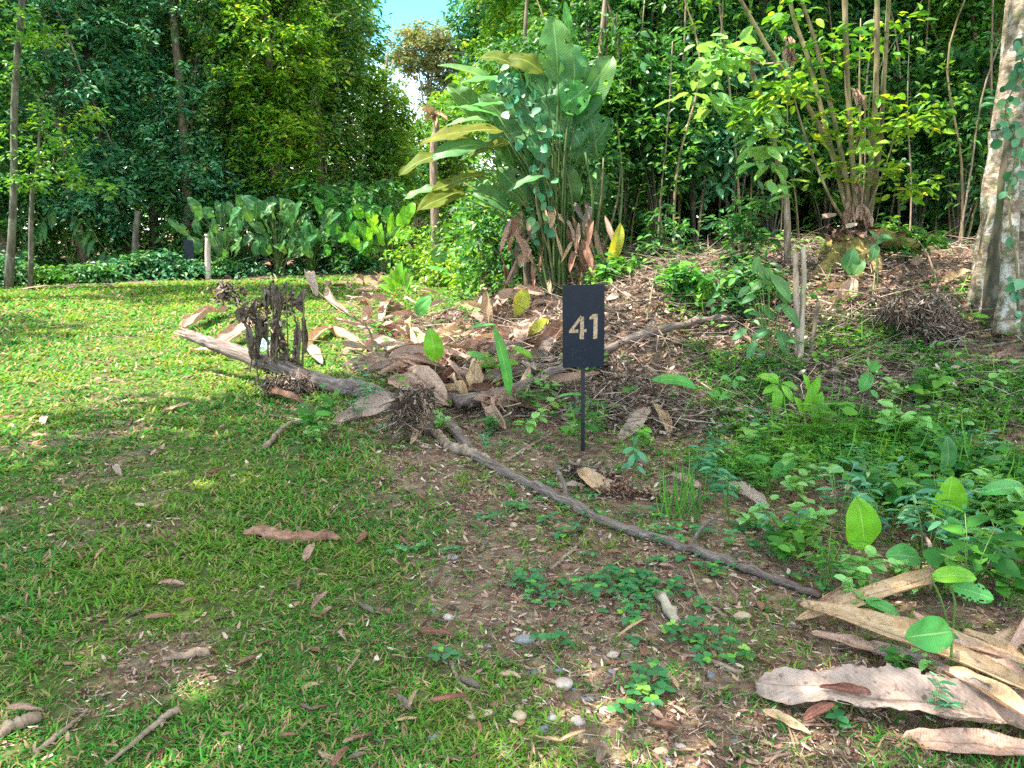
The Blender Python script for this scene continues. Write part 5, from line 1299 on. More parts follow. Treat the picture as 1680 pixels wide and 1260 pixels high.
DL = [
    ((372, 520), (302, 548), 30, D_pink, 'arched pinkish dried leaf on the lawn above the split end of the log', dict(lift=(.12, .03), nr=(0, -1, .6), curl=1.2)),
    ((432, 545), (350, 585), 38, D_pink, 'pink folded dried leaf behind the withered plant', dict(lift=(.12, .03), nr=(.2, -1, .5))),
    ((400, 585), (310, 580), 16, D_tan, 'rusty crumpled dried leaf under the split end of the log', {}),
    ((450, 575), (418, 580), 30, D_cyan, 'pale cyan faded leaf scrap behind the withered pods', dict(lift=(.15, .02), nr=(0, -1, .3), curl=.5)),
    ((545, 478), (575, 520), 22, D_pink, 'pink curled dried leaf standing behind the arching dark vine', dict(nr=(-.4, -1, .3), lift=(.2, .03))),
    ((500, 575), (560, 540), 22, D_tan, 'tan arched dried leaf right of the withered plant', dict(nr=(0, -1, .6))),
    ((505, 575), (532, 605), 20, D_pale, 'grey white curled dried leaf right of the withered pods', dict(nr=(.2, -1, .6))),
    ((540, 548), (590, 565), 22, D_tan, 'rusty domed dried leaf beside the arching dark vine', dict(curl=-1.5, lift=(.12, .05))),
    ((695, 612), (660, 568), 44, D_tan, 'big cupped tan dried leaf left of the lime paddle leaf', dict(nr=(.5, -1, .4), lift=(.05, .25), curl=1.4)),
    ((772, 662), (776, 588), 34, D_tan, 'tall twisted tan dried leaf standing upright in the heap', dict(Y='stand', nr=(.5, -1, .1), curl=1.1)),
    ((806, 540), (797, 477), 20, D_tan, 'narrow rusty dried leaf standing on the slope above the heap', dict(Y='stand', nr=(-.4, -1, .1))),
    ((655, 672), (548, 696), 36, D_pale, 'broad blue grey dried leaf lying under the fallen log', dict(lift=(.06, .02), nr=(0, -.7, 1), curl=.8)),
    ((668, 628), (738, 688), 48, D_pink, 'wide pinkish dried leaf draped over the log junction', dict(lift=(.12, .12), nr=(0, -.9, .8))),
    ((640, 612), (700, 650), 30, D_pale, 'pale pink folded dried leaf behind the log junction', dict(lift=(.06, .1))),
    ((700, 688), (672, 738), 26, D_tan, 'tan dried leaf hanging down at the root tangle', dict(lift=(.2, .02), nr=(.3, -1, .2), curl=1.4)),
    ((640, 640), (705, 664), 34, D_pink, 'pinkish dried leaf arched over the top of the root tangle', dict(lift=(.10, .12), nr=(0, -1, .7))),
    ((800, 560), (850, 590), 30, D_pink, 'pale pinkish dried leaf below the yellow green hanging leaf', dict(lift=(.1, .05), nr=(0, -1, .6))),
    ((735, 640), (790, 655), 26, D_pink, 'pink torn dried leaf right of the log junction', dict()),
    ((780, 640), (880, 615), 24, D_pink, 'long pale dried leaf along the rising fallen branch', dict(nr=(0, -.7, 1))),
    ((790, 672), (860, 600), 22, D_tan, 'tan dried leaf tucked under the level greenish stalk', dict(lift=(.03, .05))),
    ((618, 570), (560, 585), 20, D_pink, 'crumpled pink dried leaf in front of the rusty domed leaf', {}),
    ((1090, 402), (1032, 396), 30, D_tan, 'domed tan dried leaf at the top of the bank beside the yellow shoot', dict(curl=-1.4, lift=(.08, .05), nr=(0, -.8, .8))),
    ((1000, 818), (948, 800), 34, D_tan, 'tan triangular dried leaf at the foot of the sign post', dict(lift=(.02, .12), nr=(.2, -1, .5))),
    ((960, 806), (918, 806), 14, D_pale, 'small whitish dried leaf left of the triangular tan leaf', {}),
    ((1062, 698), (1014, 728), 28, D_pale, 'pale lilac dried leaf folded on the brush right of the sign post', dict(lift=(.15, .03), nr=(.1, -1, .6), curl=.5)),
    ((1066, 688), (1098, 722), 26, D_tan, 'tan curved half of the folded dried leaf right of the sign', dict(lift=(.15, .02), nr=(.3, -1, .4), curl=1.2)),
    ((1035, 690), (1062, 680), 14, D_red, 'rusty red crumpled dried leaf above the pale lilac leaf', dict(lift=(.05, .08))),
    ((1178, 742), (1222, 768), 28, D_tan, 'tan cupped dried leaf in the weeds right of the sign', dict(lift=(.1, .03), nr=(0, -1, .6), curl=1.3)),
    ((1400, 482), (1362, 520), 32, D_pink, 'pink dried leaf propped on the bank below the mossy stump', dict(lift=(.15, .02), nr=(.2, -1, .4))),
    ((1190, 800), (1262, 850), 32, D_pale, 'grey white shredded dried leaf in the weeds', dict(tear=.35)),
    ((1100, 790), (1150, 810), 22, D_pink, 'pinkish dried leaf under the tall weed blades', {}),
    ((1540, 582), (1595, 622), 46, D_pink, 'broad pink dried leaf lying on the right bank', dict(lift=(.04, .03), nr=(0, -.9, .8))),
    ((1512, 572), (1435, 598), 18, D_pale, 'whitish flat dried leaf pointing left on the right bank', dict()),
    ((1460, 615), (1400, 620), 20, D_pink, 'sunlit pink leaf scrap on the right bank litter', dict()),
    ((266, 682), (314, 668), 13, D_tan, 'orange tan dried leaf alone on the grass', dict(curl=.5)),
    ((1565, 985), (1300, 1038), 34, D_tan, 'long arched tan dried leaf at the back of the near right pile', dict(lift=(.14, .05), nr=(0, -.8, .9), curl=1.2, cr=.05)),
    ((1310, 1022), (1700, 1190), 46, D_tan, 'long folded tan brown dried leaf running through the near right pile', dict(lift=(.07, .10), nr=(.2, -.9, .9), curl=.8, cr=.035, fold=.5, nl=50, nw=20, pleat=.12, tear=.15)),
    ((1350, 1035), (1690, 1150), 40, D_tan, 'tan dried leaf lying along the brown folded one in the near right pile', dict(lift=(.06, .12), nr=(-.2, -.3, 1), curl=.9, cr=.05, fold=.4, nl=50, nw=20, pleat=.1, tear=.2)),
    ((1760, 1222), (1238, 1155), 140, D_pale, 'huge pale dried leaf spread flat nearest the viewer', dict(lift=(.05, .03), nr=(.1, -.25, 1), curl=.6, cr=.05, tear=.45, b=.42, nl=64, nw=26, pleat=.05)),
    ((1480, 1225), (1720, 1262), 60, D_pink, 'broad pinkish dried leaf under the huge pale one in the corner', dict(lift=(.01, .04), curl=.6)),
    ((1480, 1068), (1700, 1180), 44, D_pink, 'pinkish crumpled dried leaf in the middle of the near right pile', dict(lift=(.12, .10), nr=(0, -.6, 1))),
    ((1575, 1078), (1700, 1140), 30, D_tan, 'tan dried leaf at the upper right of the near pile', dict(lift=(.10, .08))),
    ((1580, 1090), (1700, 1052), 24, D_tan, 'narrow dried leaf at the right frame edge above the near pile', dict(lift=(.03, .1), nr=(0, -1, .6))),
    ((1430, 1090), (1600, 1165), 30, D_pale, 'pale narrow dried leaf between the brown folded leaf and the huge pale one', dict(lift=(.04, .08), nr=(.2, -.8, .8), fold=.4)),
    ((1540, 1140), (1700, 1235), 44, D_tan, 'tan dried leaf overlapping the right end of the huge pale one', dict(lift=(.08, .10), nr=(0, -.5, 1), fold=.4)),
    ((1490, 1065), (1545, 1110), 34, D_pink, 'raised pinkish dried leaf tip in the middle of the near pile', dict(lift=(.16, .05), nr=(.3, -1, .5), curl=1.4)),
    ((1640, 1100), (1720, 1020), 26, D_pink, 'dried leaf curving up at the right frame edge of the near pile', dict(lift=(.03, .2), nr=(-.3, -1, .5))),
    ((1400, 1010), (1460, 985), 20, D_pale, 'pale torn dried leaf end behind the long arched tan leaf', dict(lift=(.05, .05), tear=.3)),
    ((1310, 1030), (1385, 1005), 20, D_pink, 'curling pinkish dried leaf end at the left tip of the near pile', dict(lift=(.03, .12), nr=(.2, -1, .6), curl=1.5)),
    ((1330, 1050), (1480, 1108), 26, D_pink, 'pinkish dried leaf peeling away under the long folded leaf', dict(lift=(.03, .04), nr=(.1, -.6, 1), curl=1.2)),
    ((1420, 1075), (1700, 1230), 30, D_pink, 'narrow pink folded dried leaf under the tan brown one', dict(lift=(.04, .08), nr=(.1, -.8, .8), fold=.5, curl=.6)),
    ((1250, 1175), (1330, 1215), 24, D_tan, 'rusty torn edge of dried leaf below the huge pale one', dict(lift=(.02, .02), tear=.3)),
    ((1508, 912), (1522, 978), 26, D_pale, 'pale grey dried leaf hanging upright beside the green ribbed leaf', dict(lift=(.12, .02), nr=(.3, -1, .2))),
    ((1545, 884), (1640, 886), 20, D_tan, 'tan dried leaf in the weeds below the bright heart shaped leaf', dict()),
    ((1385, 950), (1470, 990), 34, D_pink, 'pink dried leaf half hidden in weeds above the near pile', dict()),
    ((1425, 1178), (1340, 1170), 18, D_red, 'reddish rolled dried leaf lying on the huge pale leaf', dict(lift=(.09, .09), curl=2.2)),
    ((1365, 1188), (1318, 1198), 22, D_red, 'dark red curled dried leaf at the edge of the huge pale leaf', dict(lift=(.07, .03), curl=1.8)),
    ((1010, 1062), (1060, 1030), 6, D_tan, 'slim tan dried leaf in the clover', {}),
    ((545, 1008), (515, 1022), 10, D_pink, 'small pinkish upright dried leaf in grass', dict(Y='stand', curl=1.2)),
    ((512, 1015), (538, 970), 12, D_pink, 'narrow pink rolled dried leaf standing in the near grass', dict(Y='stand', curl=1.8)),
    ((485, 1010), (492, 988), 10, D_tan, 'small tan rolled dried leaf beside the narrow pink one', dict(Y='stand', curl=1.8)),
    ((500, 925), (515, 908), 18, D_pink, 'small mauve triangular dried leaf under the wood chunk', dict(lift=(.01, .05))),
    ((260, 972), (305, 970), 13, D_pink, 'small pink curled dried leaf in the near left grass', dict(curl=1.6)),
    ((235, 1030), (285, 1024), 11, D_brown, 'small brown dried leaf in the near left grass', dict()),
    ((690, 1050), (748, 1056), 12, D_red, 'red brown rolled dried leaf on bare soil', dict(curl=1.9)),
    ((705, 1170), (770, 1158), 14, D_red, 'long reddish rolled dried leaf on the gravelly soil', dict(curl=1.8)),
    ((672, 1175), (685, 1130), 12, D_tan, 'yellowish upright dried leaf on the gravelly soil', dict(Y='stand', curl=1)),
    ((70, 700), (78, 690), 14, D_pale, 'mauve dried leaf at the left of the lawn', dict(lift=(.01, .04))),
    ((52, 722), (78, 722), 10, D_tan, 'yellow tan dried leaf below the mauve one at the left of the lawn', {}),
    ((0, 692), (28, 690), 8, D_brown, 'brown dried leaf cut by the left edge of the lawn', {}),
    ((188, 770), (198, 782), 12, D_pale, 'tiny white dried leaf on the grass', dict(lift=(.03, .0))),
    ((440, 655), (500, 668), 18, D_brown, 'brown dried leaf tent under the fallen log', dict(lift=(.08, .02))),
    ((520, 490), (505, 460), 18, D_pale, 'whitish dried leaf tip at the border of the far lawn', dict(lift=(.02, .15))),
    ((625, 535), (645, 500), 18, D_pale, 'small silvery dried leaf behind the arching vine', dict(nr=(0, -1, .4))),
    ((30, 478), (130, 474), 5, D_pink, 'long sunlit strip of pink dried leaf on the far lawn', dict(lift=(.03, .05))),
    ((95, 474), (180, 472), 6, D_pink, 'second sunlit pink dried leaf on the far lawn before the young palm', dict(lift=(.03, .08))),
    ((160, 470), (195, 474), 5, D_pale, 'pale dried leaf at the end of the sunlit pair on the far lawn', {}),
    ((28, 516), (58, 514), 6, D_pale, 'white scrap of dried leaf on the sunlit lawn', {}),
    ((365, 452), (395, 458), 10, D_pale, 'grey dried leaf beside the wooden post foot', dict(lift=(.2, .03))),
    ((485, 448), (500, 440), 12, D_pink, 'pinkish dried leaf under the broad leaved clumps', dict(lift=(.1, .3))),
]
for bs, tp_, w, m_, lab, k in DL: dleaf(bs, tp_, w, m_, lab, **k)

# the heap: many more dried leaves, sharing a few look-alike labels
def pxarea(poly_fn, n):
    out = []
    while len(out) < n:
        q = poly_fn()
        out.append(q)
    return out
HM = [D_pink, D_tan, D_pale, D_pink, D_brown, D_pale, D_pink]
for i in range(225):
    px = random.uniform(540, 920); py = random.uniform(455, 690)
    if i > 170: px = random.uniform(620, 900); py = random.uniform(530, 660)
    if px < 560 + (py - 450) * .25 and py < 600: px += 60
    if py > 590 and px < 650: px += 150
    if py > 630 and px < 760: py -= 60
    g = G(px, py); a = random.uniform(0, 6.28); Ln = random.uniform(.25, .75)
    B = Vector((g.x + Ln * math.cos(a), g.y + Ln * math.sin(a), 0)); B.z = hz(B.x, B.y) + random.uniform(.02, .30)
    A = g + Vector((0, 0, random.uniform(.04, .16)))
    mb = MB(); put_leaf(mb, A, B, random.uniform(.10, .28), (random.uniform(-.7, .7), -.8, .6), nl=14, nw=8, bend=random.uniform(-.5, .9), curl=random.uniform(.5, 2.2), crumple=.1, tear=.15, wave=.06)
    tag(mb.build('heap_leaf', HM[i % 7], origin=A), ['pinkish', 'tan', 'pale grey', 'pinkish', 'dark brown', 'pale grey', 'pinkish'][i % 7] + ' crumpled dried leaf in the heap between the fallen log and the bank', 'dried leaf', ['pinkish', 'tan', 'pale grey', 'pinkish', 'dark brown', 'pale grey', 'pinkish'][i % 7] + ' dried leaves of the heap')
for i in range(150):
    px = random.uniform(860, 1670); py = random.uniform(425, 640)
    if py > 560 + (px - 900) * .1: py -= 120
    g = G(px, py); a = random.uniform(0, 6.28); Ln = random.uniform(.12, .36)
    B = Vector((g.x + Ln * math.cos(a), g.y + Ln * math.sin(a), 0)); B.z = hz(B.x, B.y) + random.uniform(.01, .08)
    A = g + Vector((0, 0, random.uniform(.03, .10)))
    mb = MB(); put_leaf(mb, A, B, random.uniform(.05, .13), (random.uniform(-.6, .6), -.5, .8), nl=10, nw=6, bend=random.uniform(-.5, .9), curl=random.uniform(.5, 2.2), crumple=.1, tear=.15)
    tag(mb.build('bank_leaf', HM[(i * 5) % 7], origin=A), ['pinkish', 'tan', 'pale grey', 'pinkish', 'dark brown', 'pale grey', 'pinkish'][(i * 5) % 7] + ' curled dried leaf lying among the litter of the bank', 'dried leaf', ['pinkish', 'tan', 'pale grey', 'pinkish', 'dark brown', 'pale grey', 'pinkish'][(i * 5) % 7] + ' dried leaves on the bank')

# small dry leaves on turf and soil: a few shapes, copied
def copies(protos, n, place, label, cat, group):
    base = []
    for o in protos:
        q = label if isinstance(label, str) else label[len(base) % len(label)]
        o['category'] = cat; o['label'] = q; o['group'] = group + ('' if isinstance(label, str) else ', ' + q.split()[1]); base.append(o)
    for i in range(n):
        o = base[i % len(base)]
        c = o if i < len(base) else o.copy()
        if i >= len(base): COL.objects.link(c)
        loc, rot, sc_ = place(i)
        c.location = loc; c.rotation_euler = rot; c.scale = (sc_,) * 3
def rpx(x0, x1, y0, y1):
    g = G(random.uniform(x0, x1), y0 + (y1 - y0) * random.random() ** 1.0)
    return g
protos = []
for i in range(14):
    mb = MB(); put_leaf(mb, (0, 0, .012), (0, .1, .016), random.uniform(.018, .045), (0, 0, 1), nl=8, nw=6, bend=random.uniform(-.8, .8), curl=random.uniform(.4, 2.2), crumple=.1, tear=.1)
    protos.append(mb.build('small_dry_leaf', [D_pink, D_brown, D_red, D_tan, D_brown, D_pink, D_grey][i % 7]))
def pl1(i):
    while True:
        if i < 225: g = rpx(480, 1340, 760, 1260)
        else: g = rpx(0, 700, 560, 1260)
        if i < 225 or random.random() < .6: break
    return (g.x, g.y, g.z + .004), (random.uniform(-.3, .3), random.uniform(-.3, .3), random.uniform(0, 6.3)), random.uniform(.3, 1.15) * (1 if g.y < 6 else 1.4)
copies(protos, 295, pl1, ['small pinkish curled dry leaf lying on the turf and bare soil', 'small brown curled dry leaf lying on the turf and bare soil', 'small reddish curled dry leaf lying on the turf and bare soil', 'small tan curled dry leaf lying on the turf and bare soil', 'small brown curled dry leaf lying on the turf and bare soil', 'small pinkish curled dry leaf lying on the turf and bare soil', 'small grey curled dry leaf lying on the turf and bare soil'], 'dry leaf', 'small dry leaves on the ground')

# stones
M_stone = [plain_mat('stone_grey', (.17, .165, .17), .7, 0, (.30, .29, .28), 30, .3), plain_mat('stone_tan', (.33, .24, .15), .7, 0, (.46, .37, .26), 25, .3), plain_mat('stone_pink', (.36, .28, .24), .7, 0, (.5, .42, .38), 25, .3), plain_mat('stone_blue', (.10, .12, .14), .6, 0, (.2, .22, .25), 30, .3)]
def stone_mesh(r, seed, mat):
    rr = np.random.default_rng(seed); V = []; nu, nv = 14, 9
    sx, sy, sz = rr.uniform(.8, 1.25), rr.uniform(.7, 1.0), rr.uniform(.45, .7); k = rr.normal(0, 1, (4, 3)); ph = rr.uniform(0, 6, 4)
    for i in range(nv + 1):
        t = PI * i / nv
        for j in range(nu):
            a = 2 * PI * j / nu; d = np.array([math.sin(t) * math.cos(a), math.sin(t) * math.sin(a), math.cos(t)])
            q = 1 + sum(.06 * math.sin(2 * float(k[m] @ d) + ph[m]) for m in range(4))
            V.append(d * q * r * np.array([sx, sy, sz]))
    F = [(i * nu + j, (i + 1) * nu + j, (i + 1) * nu + (j + 1) % nu, i * nu + (j + 1) % nu) for i in range(nv) for j in range(nu)]
    return MB().add(V, F)
for i, (px, py, rpx_, k, lab) in enumerate([(860, 1056, 17, 0, 'grey topped round stone at the upper edge of the gravelly soil'), (926, 1130, 16, 2, 'large pale stone in the middle of the gravelly soil'), (852, 1185, 16, 1, 'brownish stone left of the gravelly middle'),
        (1003, 1110, 11, 0, 'greenish grey stone right of the large pale stone'), (1083, 1243, 13, 1, 'yellowish round stone at the bottom of the gravel'), (948, 1187, 12, 2, 'pinkish stone below the large pale stone'),
        (1005, 1078, 11, 2, 'small pink stone near clover'), (1030, 1092, 9, 0, 'small grey oval stone near clover'), (802, 1178, 12, 1, 'tan stone at the left of the gravel'), (1218, 1016, 14, 1, 'olive stone beside the thin branch end'),
        (742, 918, 9, 0, 'grey stone in the sparse grass'), (840, 775, 9, 2, 'pale stone near the thin branch'), (842, 865, 8, 1, 'yellow stone below the thin branch'), (735, 1020, 9, 2, 'beige stone in sparse grass'), (965, 1155, 10, 3, 'dark blue stone in the gravel'), (1075, 1160, 8, 3, 'small blue grey stone by the lime trefoil')]):
    g = G(px, py); r_ = rpx_ / FPX * g.y
    o = stone_mesh(r_, i, None).build('stone', M_stone[k]); o.location = g + Vector((0, 0, r_ * .22)); tag(o, lab, 'stone')
protos = [stone_mesh(.02, 50 + i, None).build('pebble', M_stone[i % 4]) for i in range(8)]
def pl2(i):
    g = G(random.gauss(965, 115) if i < 100 else random.uniform(700, 1300), min(1300, random.gauss(1160, 75)) if i < 100 else random.uniform(800, 1250))
    return (g.x, g.y, g.z - .003), (random.uniform(-.3, .3), random.uniform(-.3, .3), random.uniform(0, 6.3)), random.choice([.3, .4, .5, .6, .8, 1.1])
copies(protos, 150, pl2, ['small grey pebble pressed into the bare soil', 'small tan pebble pressed into the bare soil', 'small pinkish pebble pressed into the bare soil', 'small dark pebble pressed into the bare soil'], 'pebble', 'pebbles in the bare soil')

# ------------------------------------------------------------------ clover-like trefoils
def trefoil(n_st, seed, r):
    mb = MB(); ms = MB(); rr = np.random.default_rng(seed)
    for s_ in range(n_st):
        a = rr.uniform(0, 2 * PI); d = rr.uniform(0, r); hh = rr.uniform(.02, .06)
        c = np.array([d * math.cos(a), d * math.sin(a), hh])
        tube(ms, spl([(c[0] * .6, c[1] * .6, -.01), c], 3), [.0012], 4, cap=False)
        a0 = rr.uniform(0, 6.28)
        az = a0 + np.arange(3) * 2 * PI / 3 + rr.normal(0, .12, 3); L_ = rr.uniform(.022, .040)
        D = np.stack([np.cos(az), np.sin(az), np.full(3, .05)], 1) + rr.normal(0, .08, (3, 3))
        addsc(mb, T_OV, F_OV, np.repeat(c[None], 3, 0), D, np.array([[0, 0, 1.]] * 3) + rr.normal(0, .12, (3, 3)), L_, L_ * .85)
    return mb, ms
TF = []
for i in range(6):
    a, b = trefoil([1, 3, 4, 5, 7, 4][i], i, [.01, .05, .06, .08, .09, .05][i])
    e_ = empty('trefoil_plant', (0, 0, 0)); l_ = a.build('leaflets', M_clover, e_); s_ = b.build('stems', B_green, e_); TF.append((e_, l_, s_))
CLP = [(885, 825), (930, 838), (975, 852), (1045, 845), (1075, 880), (1080, 895), (1150, 915), (1160, 935), (1185, 945), (865, 965), (850, 960), (880, 970), (640, 912), (665, 910), (690, 905), (735, 912), (950, 980), (975, 990), (990, 1010), (1045, 1025), (1030, 1015),
       (1060, 1005), (1065, 985), (1110, 970), (1130, 985), (1145, 1005), (1140, 1060), (1150, 1050), (1190, 1072), (1075, 1125), (1085, 1110), (1090, 1145), (910, 995), (1000, 960), (1025, 960), (1050, 960), (1075, 965), (1010, 975), (1040, 980), (1100, 1050),
       (490, 700), (610, 710), (625, 705), (580, 700), (805, 715), (830, 700), (860, 715), (880, 725), (850, 740), (820, 735), (900, 740), (870, 700), (1230, 870), (1250, 880), (1275, 890), (1300, 880), (1330, 900), (1205, 870), (1290, 925), (1340, 930), (1370, 955), (1350, 975), (1320, 955), (1230, 900)]
for i in range(50): CLP.append((random.gauss(1040, 130), random.gauss(960, 90)) if i < 24 else (random.uniform(780, 1250), random.uniform(700, 900)))
for i, (px, py) in enumerate(CLP):
    e_, l_, s_ = TF[i % 6]
    if i >= 6:
        c = e_.copy(); COL.objects.link(c)
        for ch in (l_, s_): q = ch.copy(); COL.objects.link(q); q.parent = c
    else: c = e_
    g = G(px, py); c.location = g; c.rotation_euler = (0, 0, random.uniform(0, 6.3)); k = random.uniform(.8, 1.25); c.scale = (k, k, k)
    tag(c, 'blue green three leaved clover plant creeping over the soil', 'clover', 'clover plants around the thin branch')
for (px, py, lab) in [(1057, 1155, 'lime trefoil plant alone on the gravel'), (1095, 1045, 'lime trefoil plant at the lower clover patch'), (1075, 850, 'lime trefoil plant beside the thin branch'), (1225, 1085, 'lime trefoil plant near the huge pale dried leaf')]:
    a, b = trefoil(2, px, .02); g = G(px, py); e_ = empty('lime_trefoil', g, lab, 'clover')
    a.V = [v + np.array(g) for v in a.V]; b.V = [v + np.array(g) for v in b.V]
    a.build('leaflets', M_bright, e_); b.build('stems', B_green, e_)

# ------------------------------------------------------------------ weeds on the right, as individuals and as a mass
def weed_mesh(seed, kind):
    rr = np.random.default_rng(seed); mb = MB(); ms = MB(); nst = rr.integers(3, 7)
    for s_ in range(nst):
        a = rr.uniform(0, 6.28); ln = rr.uniform(.12, .3); lean_ = rr.uniform(.1, .8)
        top = np.array([math.cos(a) * lean_ * ln, math.sin(a) * lean_ * ln, ln])
        pth = spl([(0, 0, -.02), top * .5 + [0, 0, .04], top], 9); tube(ms, pth, [.0025, .0012], 4, cap=False)
        m = 7 if kind else 5
        ps = pth[np.linspace(3, 8, m).astype(int)]; az = a + np.where(np.arange(m) % 2 == 0, 1, -1) * 1.2 + rr.normal(0, .3, m)
        D = np.stack([np.cos(az), np.sin(az), rr.uniform(-.3, .4, m)], 1); L_ = rr.uniform(.05, .10, m) * (1 if kind else 1.25)
        addsc(mb, T_OV, F_OV, ps, D, np.array([0, 0, 1.]) + rr.normal(0, .3, (m, 3)), L_, L_ * (.26 if kind else .6))
    return mb, ms
WD = []
for i in range(8):
    a, b = weed_mesh(i, i % 2); e_ = empty('leafy_weed', (0, 0, 0))
    l_ = a.build('leaves', [M_under, M_under, M_green, M_teal][i % 4], e_); s_ = b.build('stems', B_green, e_); WD.append((e_, l_, s_))
def inweeds():
    while True:
        px = random.uniform(1060, 1690); py = random.uniform(640, 1010)
        if py > 745 + (px - 1060) * .83 and px < 1400: continue
        if py < 760 - (px - 1060) * .28: continue
        return px, py
for i in range(120):
    e_, l_, s_ = WD[i % 8]
    if i >= 8:
        c = e_.copy(); COL.objects.link(c)
        for ch in (l_, s_): q = ch.copy(); COL.objects.link(q); q.parent = c
    else: c = e_
    if i < 84: px, py = inweeds()
    elif i < 90: px, py = random.uniform(1400, 1690), random.uniform(1000, 1240)
    else: px, py = random.uniform(500, 1000), random.uniform(450, 760)
    g = G(px, py); c.location = g; c.rotation_euler = (0, 0, random.uniform(0, 6.3)); k = random.uniform(.6, 1.35) * (.5 if 84 <= i < 90 else 1); c.scale = (k, k, k)
    wk = ['broad leaved pale green', 'narrow leaved green', 'broad leaved fresh green', 'narrow leaved bluish'][i % 4]
    tag(c, 'low ' + wk + ' weed growing in the bank undergrowth', 'weed', wk + ' weeds of the undergrowth')
def under_mask(x, y):
    d = (y - 5.0) + .9 * (x - 1.0)
    return sm(-.3, .5, d) * sm(.55 + .9 * sm(5.2, 6.0, y), 1.1 + .9 * sm(5.2, 6.0, y), x) * sm(8.3, 6.6, y + .25 * wob(x, y, 2.)) * sm(-.25, .3, wob(x, y, 2.4, 4.) + .12)
mb = MB()
n = 60000; x = rng.uniform(.5, 7.5, n); y = rng.uniform(2.6, 8.5, n)
keep = (rng.random(n) < under_mask(x, y) * np.clip(4.5 / y, .3, 1)); x = x[keep]; y = y[keep]; n = len(x)
per = 6
pos = np.stack([x, y, h(x, y) + rng.uniform(.015, .15, n)], 1)
pos = np.repeat(pos, per, 0); az = np.repeat(rng.uniform(0, 6.28, n), per) + np.tile(np.arange(per) * 2 * PI / per, n) + rng.normal(0, .3, n * per)
D = np.stack([np.cos(az), np.sin(az), rng.uniform(-.25, .6, n * per)], 1)
L_ = rng.uniform(.03, .075, n * per)
addsc(mb, T_LEAF, F_LEAF, pos, D, np.array([0, 0, 1.]) + rng.normal(0, .3, (n * per, 3)), L_, L_ * .26)
n2 = 1100; i_ = rng.integers(0, n, n2)
pp = pos[::per][i_]; az = rng.uniform(0, 6.28, n2); D = np.stack([np.cos(az) * .5, np.sin(az) * .5, np.full(n2, .9)], 1); L_ = rng.uniform(.1, .28, n2)
addsc(mb, T_BLADE, F_BLADE, pp, D, np.stack([np.cos(az), np.sin(az), np.zeros(n2)], 1), L_, .011)
tag(mb.build('undergrowth', M_under, smooth=False), kind='stuff')
# tall weed blades right of the sign
rt0 = G(1120, 850)
rt = empty('grass_tuft', rt0, 'tall arching grass tuft right of the sign post foot', 'grass tuft')
n = 46; pp = np.array(rt0) + rng.normal(0, .09, (n, 3)) * [1, 1, 0]; az = rng.uniform(0, 6.28, n)
D = np.stack([np.cos(az) * .45, np.sin(az) * .45, np.ones(n)], 1); mb = MB()
addsc(mb, T_BLADE, F_BLADE, pp, D, np.stack([np.cos(az), np.sin(az), np.zeros(n)], 1), rng.uniform(.2, .42, n), .009); mb.build('blades', M_under, rt)

# ------------------------------------------------------------------ turf
def lograd(n, r0, r1, amax):
    r = np.exp(rng.uniform(math.log(r0), math.log(r1), n)); a = rng.uniform(-amax, amax, n)
    return r * np.sin(a), r * np.cos(a)
mb = MB()
n = 70000; x, y = lograd(n, 1.5, 40, .85)
keep = rng.random(n) < lawn(x, y) ** 1.15 * .95; x = x[keep]; y = y[keep]; n = len(x)
R_ = np.hypot(x, y); g_ = np.clip(R_ / 3.4, .85, 9)
per = 6
pos = np.repeat(np.stack([x, y, h(x, y)], 1), per, 0); gg = np.repeat(g_, per); N_ = n * per
pos[:, :2] += rng.normal(0, .012, (N_, 2)) * gg[:, None]
pos[:, 2] = h(pos[:, 0], pos[:, 1]) - .004
az = rng.uniform(0, 6.28, N_); D = np.stack([np.cos(az), np.sin(az), rng.uniform(.25, 1.3, N_)], 1)
vig = (1 + .35 * sm(4.5, 2.5, pos[:, 1]) * sm(0, -1., pos[:, 0])) * np.clip(.75 + .45 * wob(pos[:, 0], pos[:, 1], 1.1, 6.), .45, 1.3)
sl = rng.uniform(.030, .085, N_) * np.sqrt(gg) * vig
addsc(mb, T_BLADE, F_BLADE, pos, D, np.stack([-np.cos(az) * .8, -np.sin(az) * .8, np.ones(N_)], 1) + rng.normal(0, .25, (N_, 3)), sl, rng.uniform(.0045, .0105, N_) * gg * .95)
tag(mb.build('grass', M_grass, smooth=False), kind='stuff')

# ------------------------------------------------------------------ litter on soil and bank
mb = MB()
n = 120000; x, y = lograd(n, 1.5, 22, .85)
bare_ = 1 - lawn(x, y); w_ = np.clip(bare_ * (.62 + .75 * wob(x, y, 2.3) + .3 * wob(x, y, 5.1, 3.)) + .09, 0, 1) * (1 - .55 * under_mask(x, y))
keep = (rng.random(n) < w_) & (y < 22); x = x[keep]; y = y[keep]; n = len(x)
R_ = np.hypot(x, y); g_ = np.clip(R_ / 3.2, .8, 5)
d_ = bankd(x, y)
pos = np.stack([x, y, h(x, y) + .004 + rng.random(n) ** 2 * .035 * np.clip(d_ + .8, .25, 1.6)], 1)
az = rng.uniform(0, 6.28, n); D = np.stack([np.cos(az), np.sin(az), rng.normal(0, .22, n)], 1)
L_ = rng.uniform(.010, .046, n) * g_ ** .8
addsc(mb, T_BIT, F_BIT, pos, D, np.array([0, 0, 1.]) + rng.normal(0, .45, (n, 3)), L_, L_ * rng.uniform(.08, .45, n))
tag(mb.build('leaf_litter', M_litter, smooth=False), kind='stuff')
mb = MB()
n = 50000; x, y = lograd(n, 1.5, 18, .85)
keep = rng.random(n) < np.clip((1 - lawn(x, y)) * .9 * (1 - .5 * under_mask(x, y)), .04, 1); x = x[keep]; y = y[keep]; n = len(x)
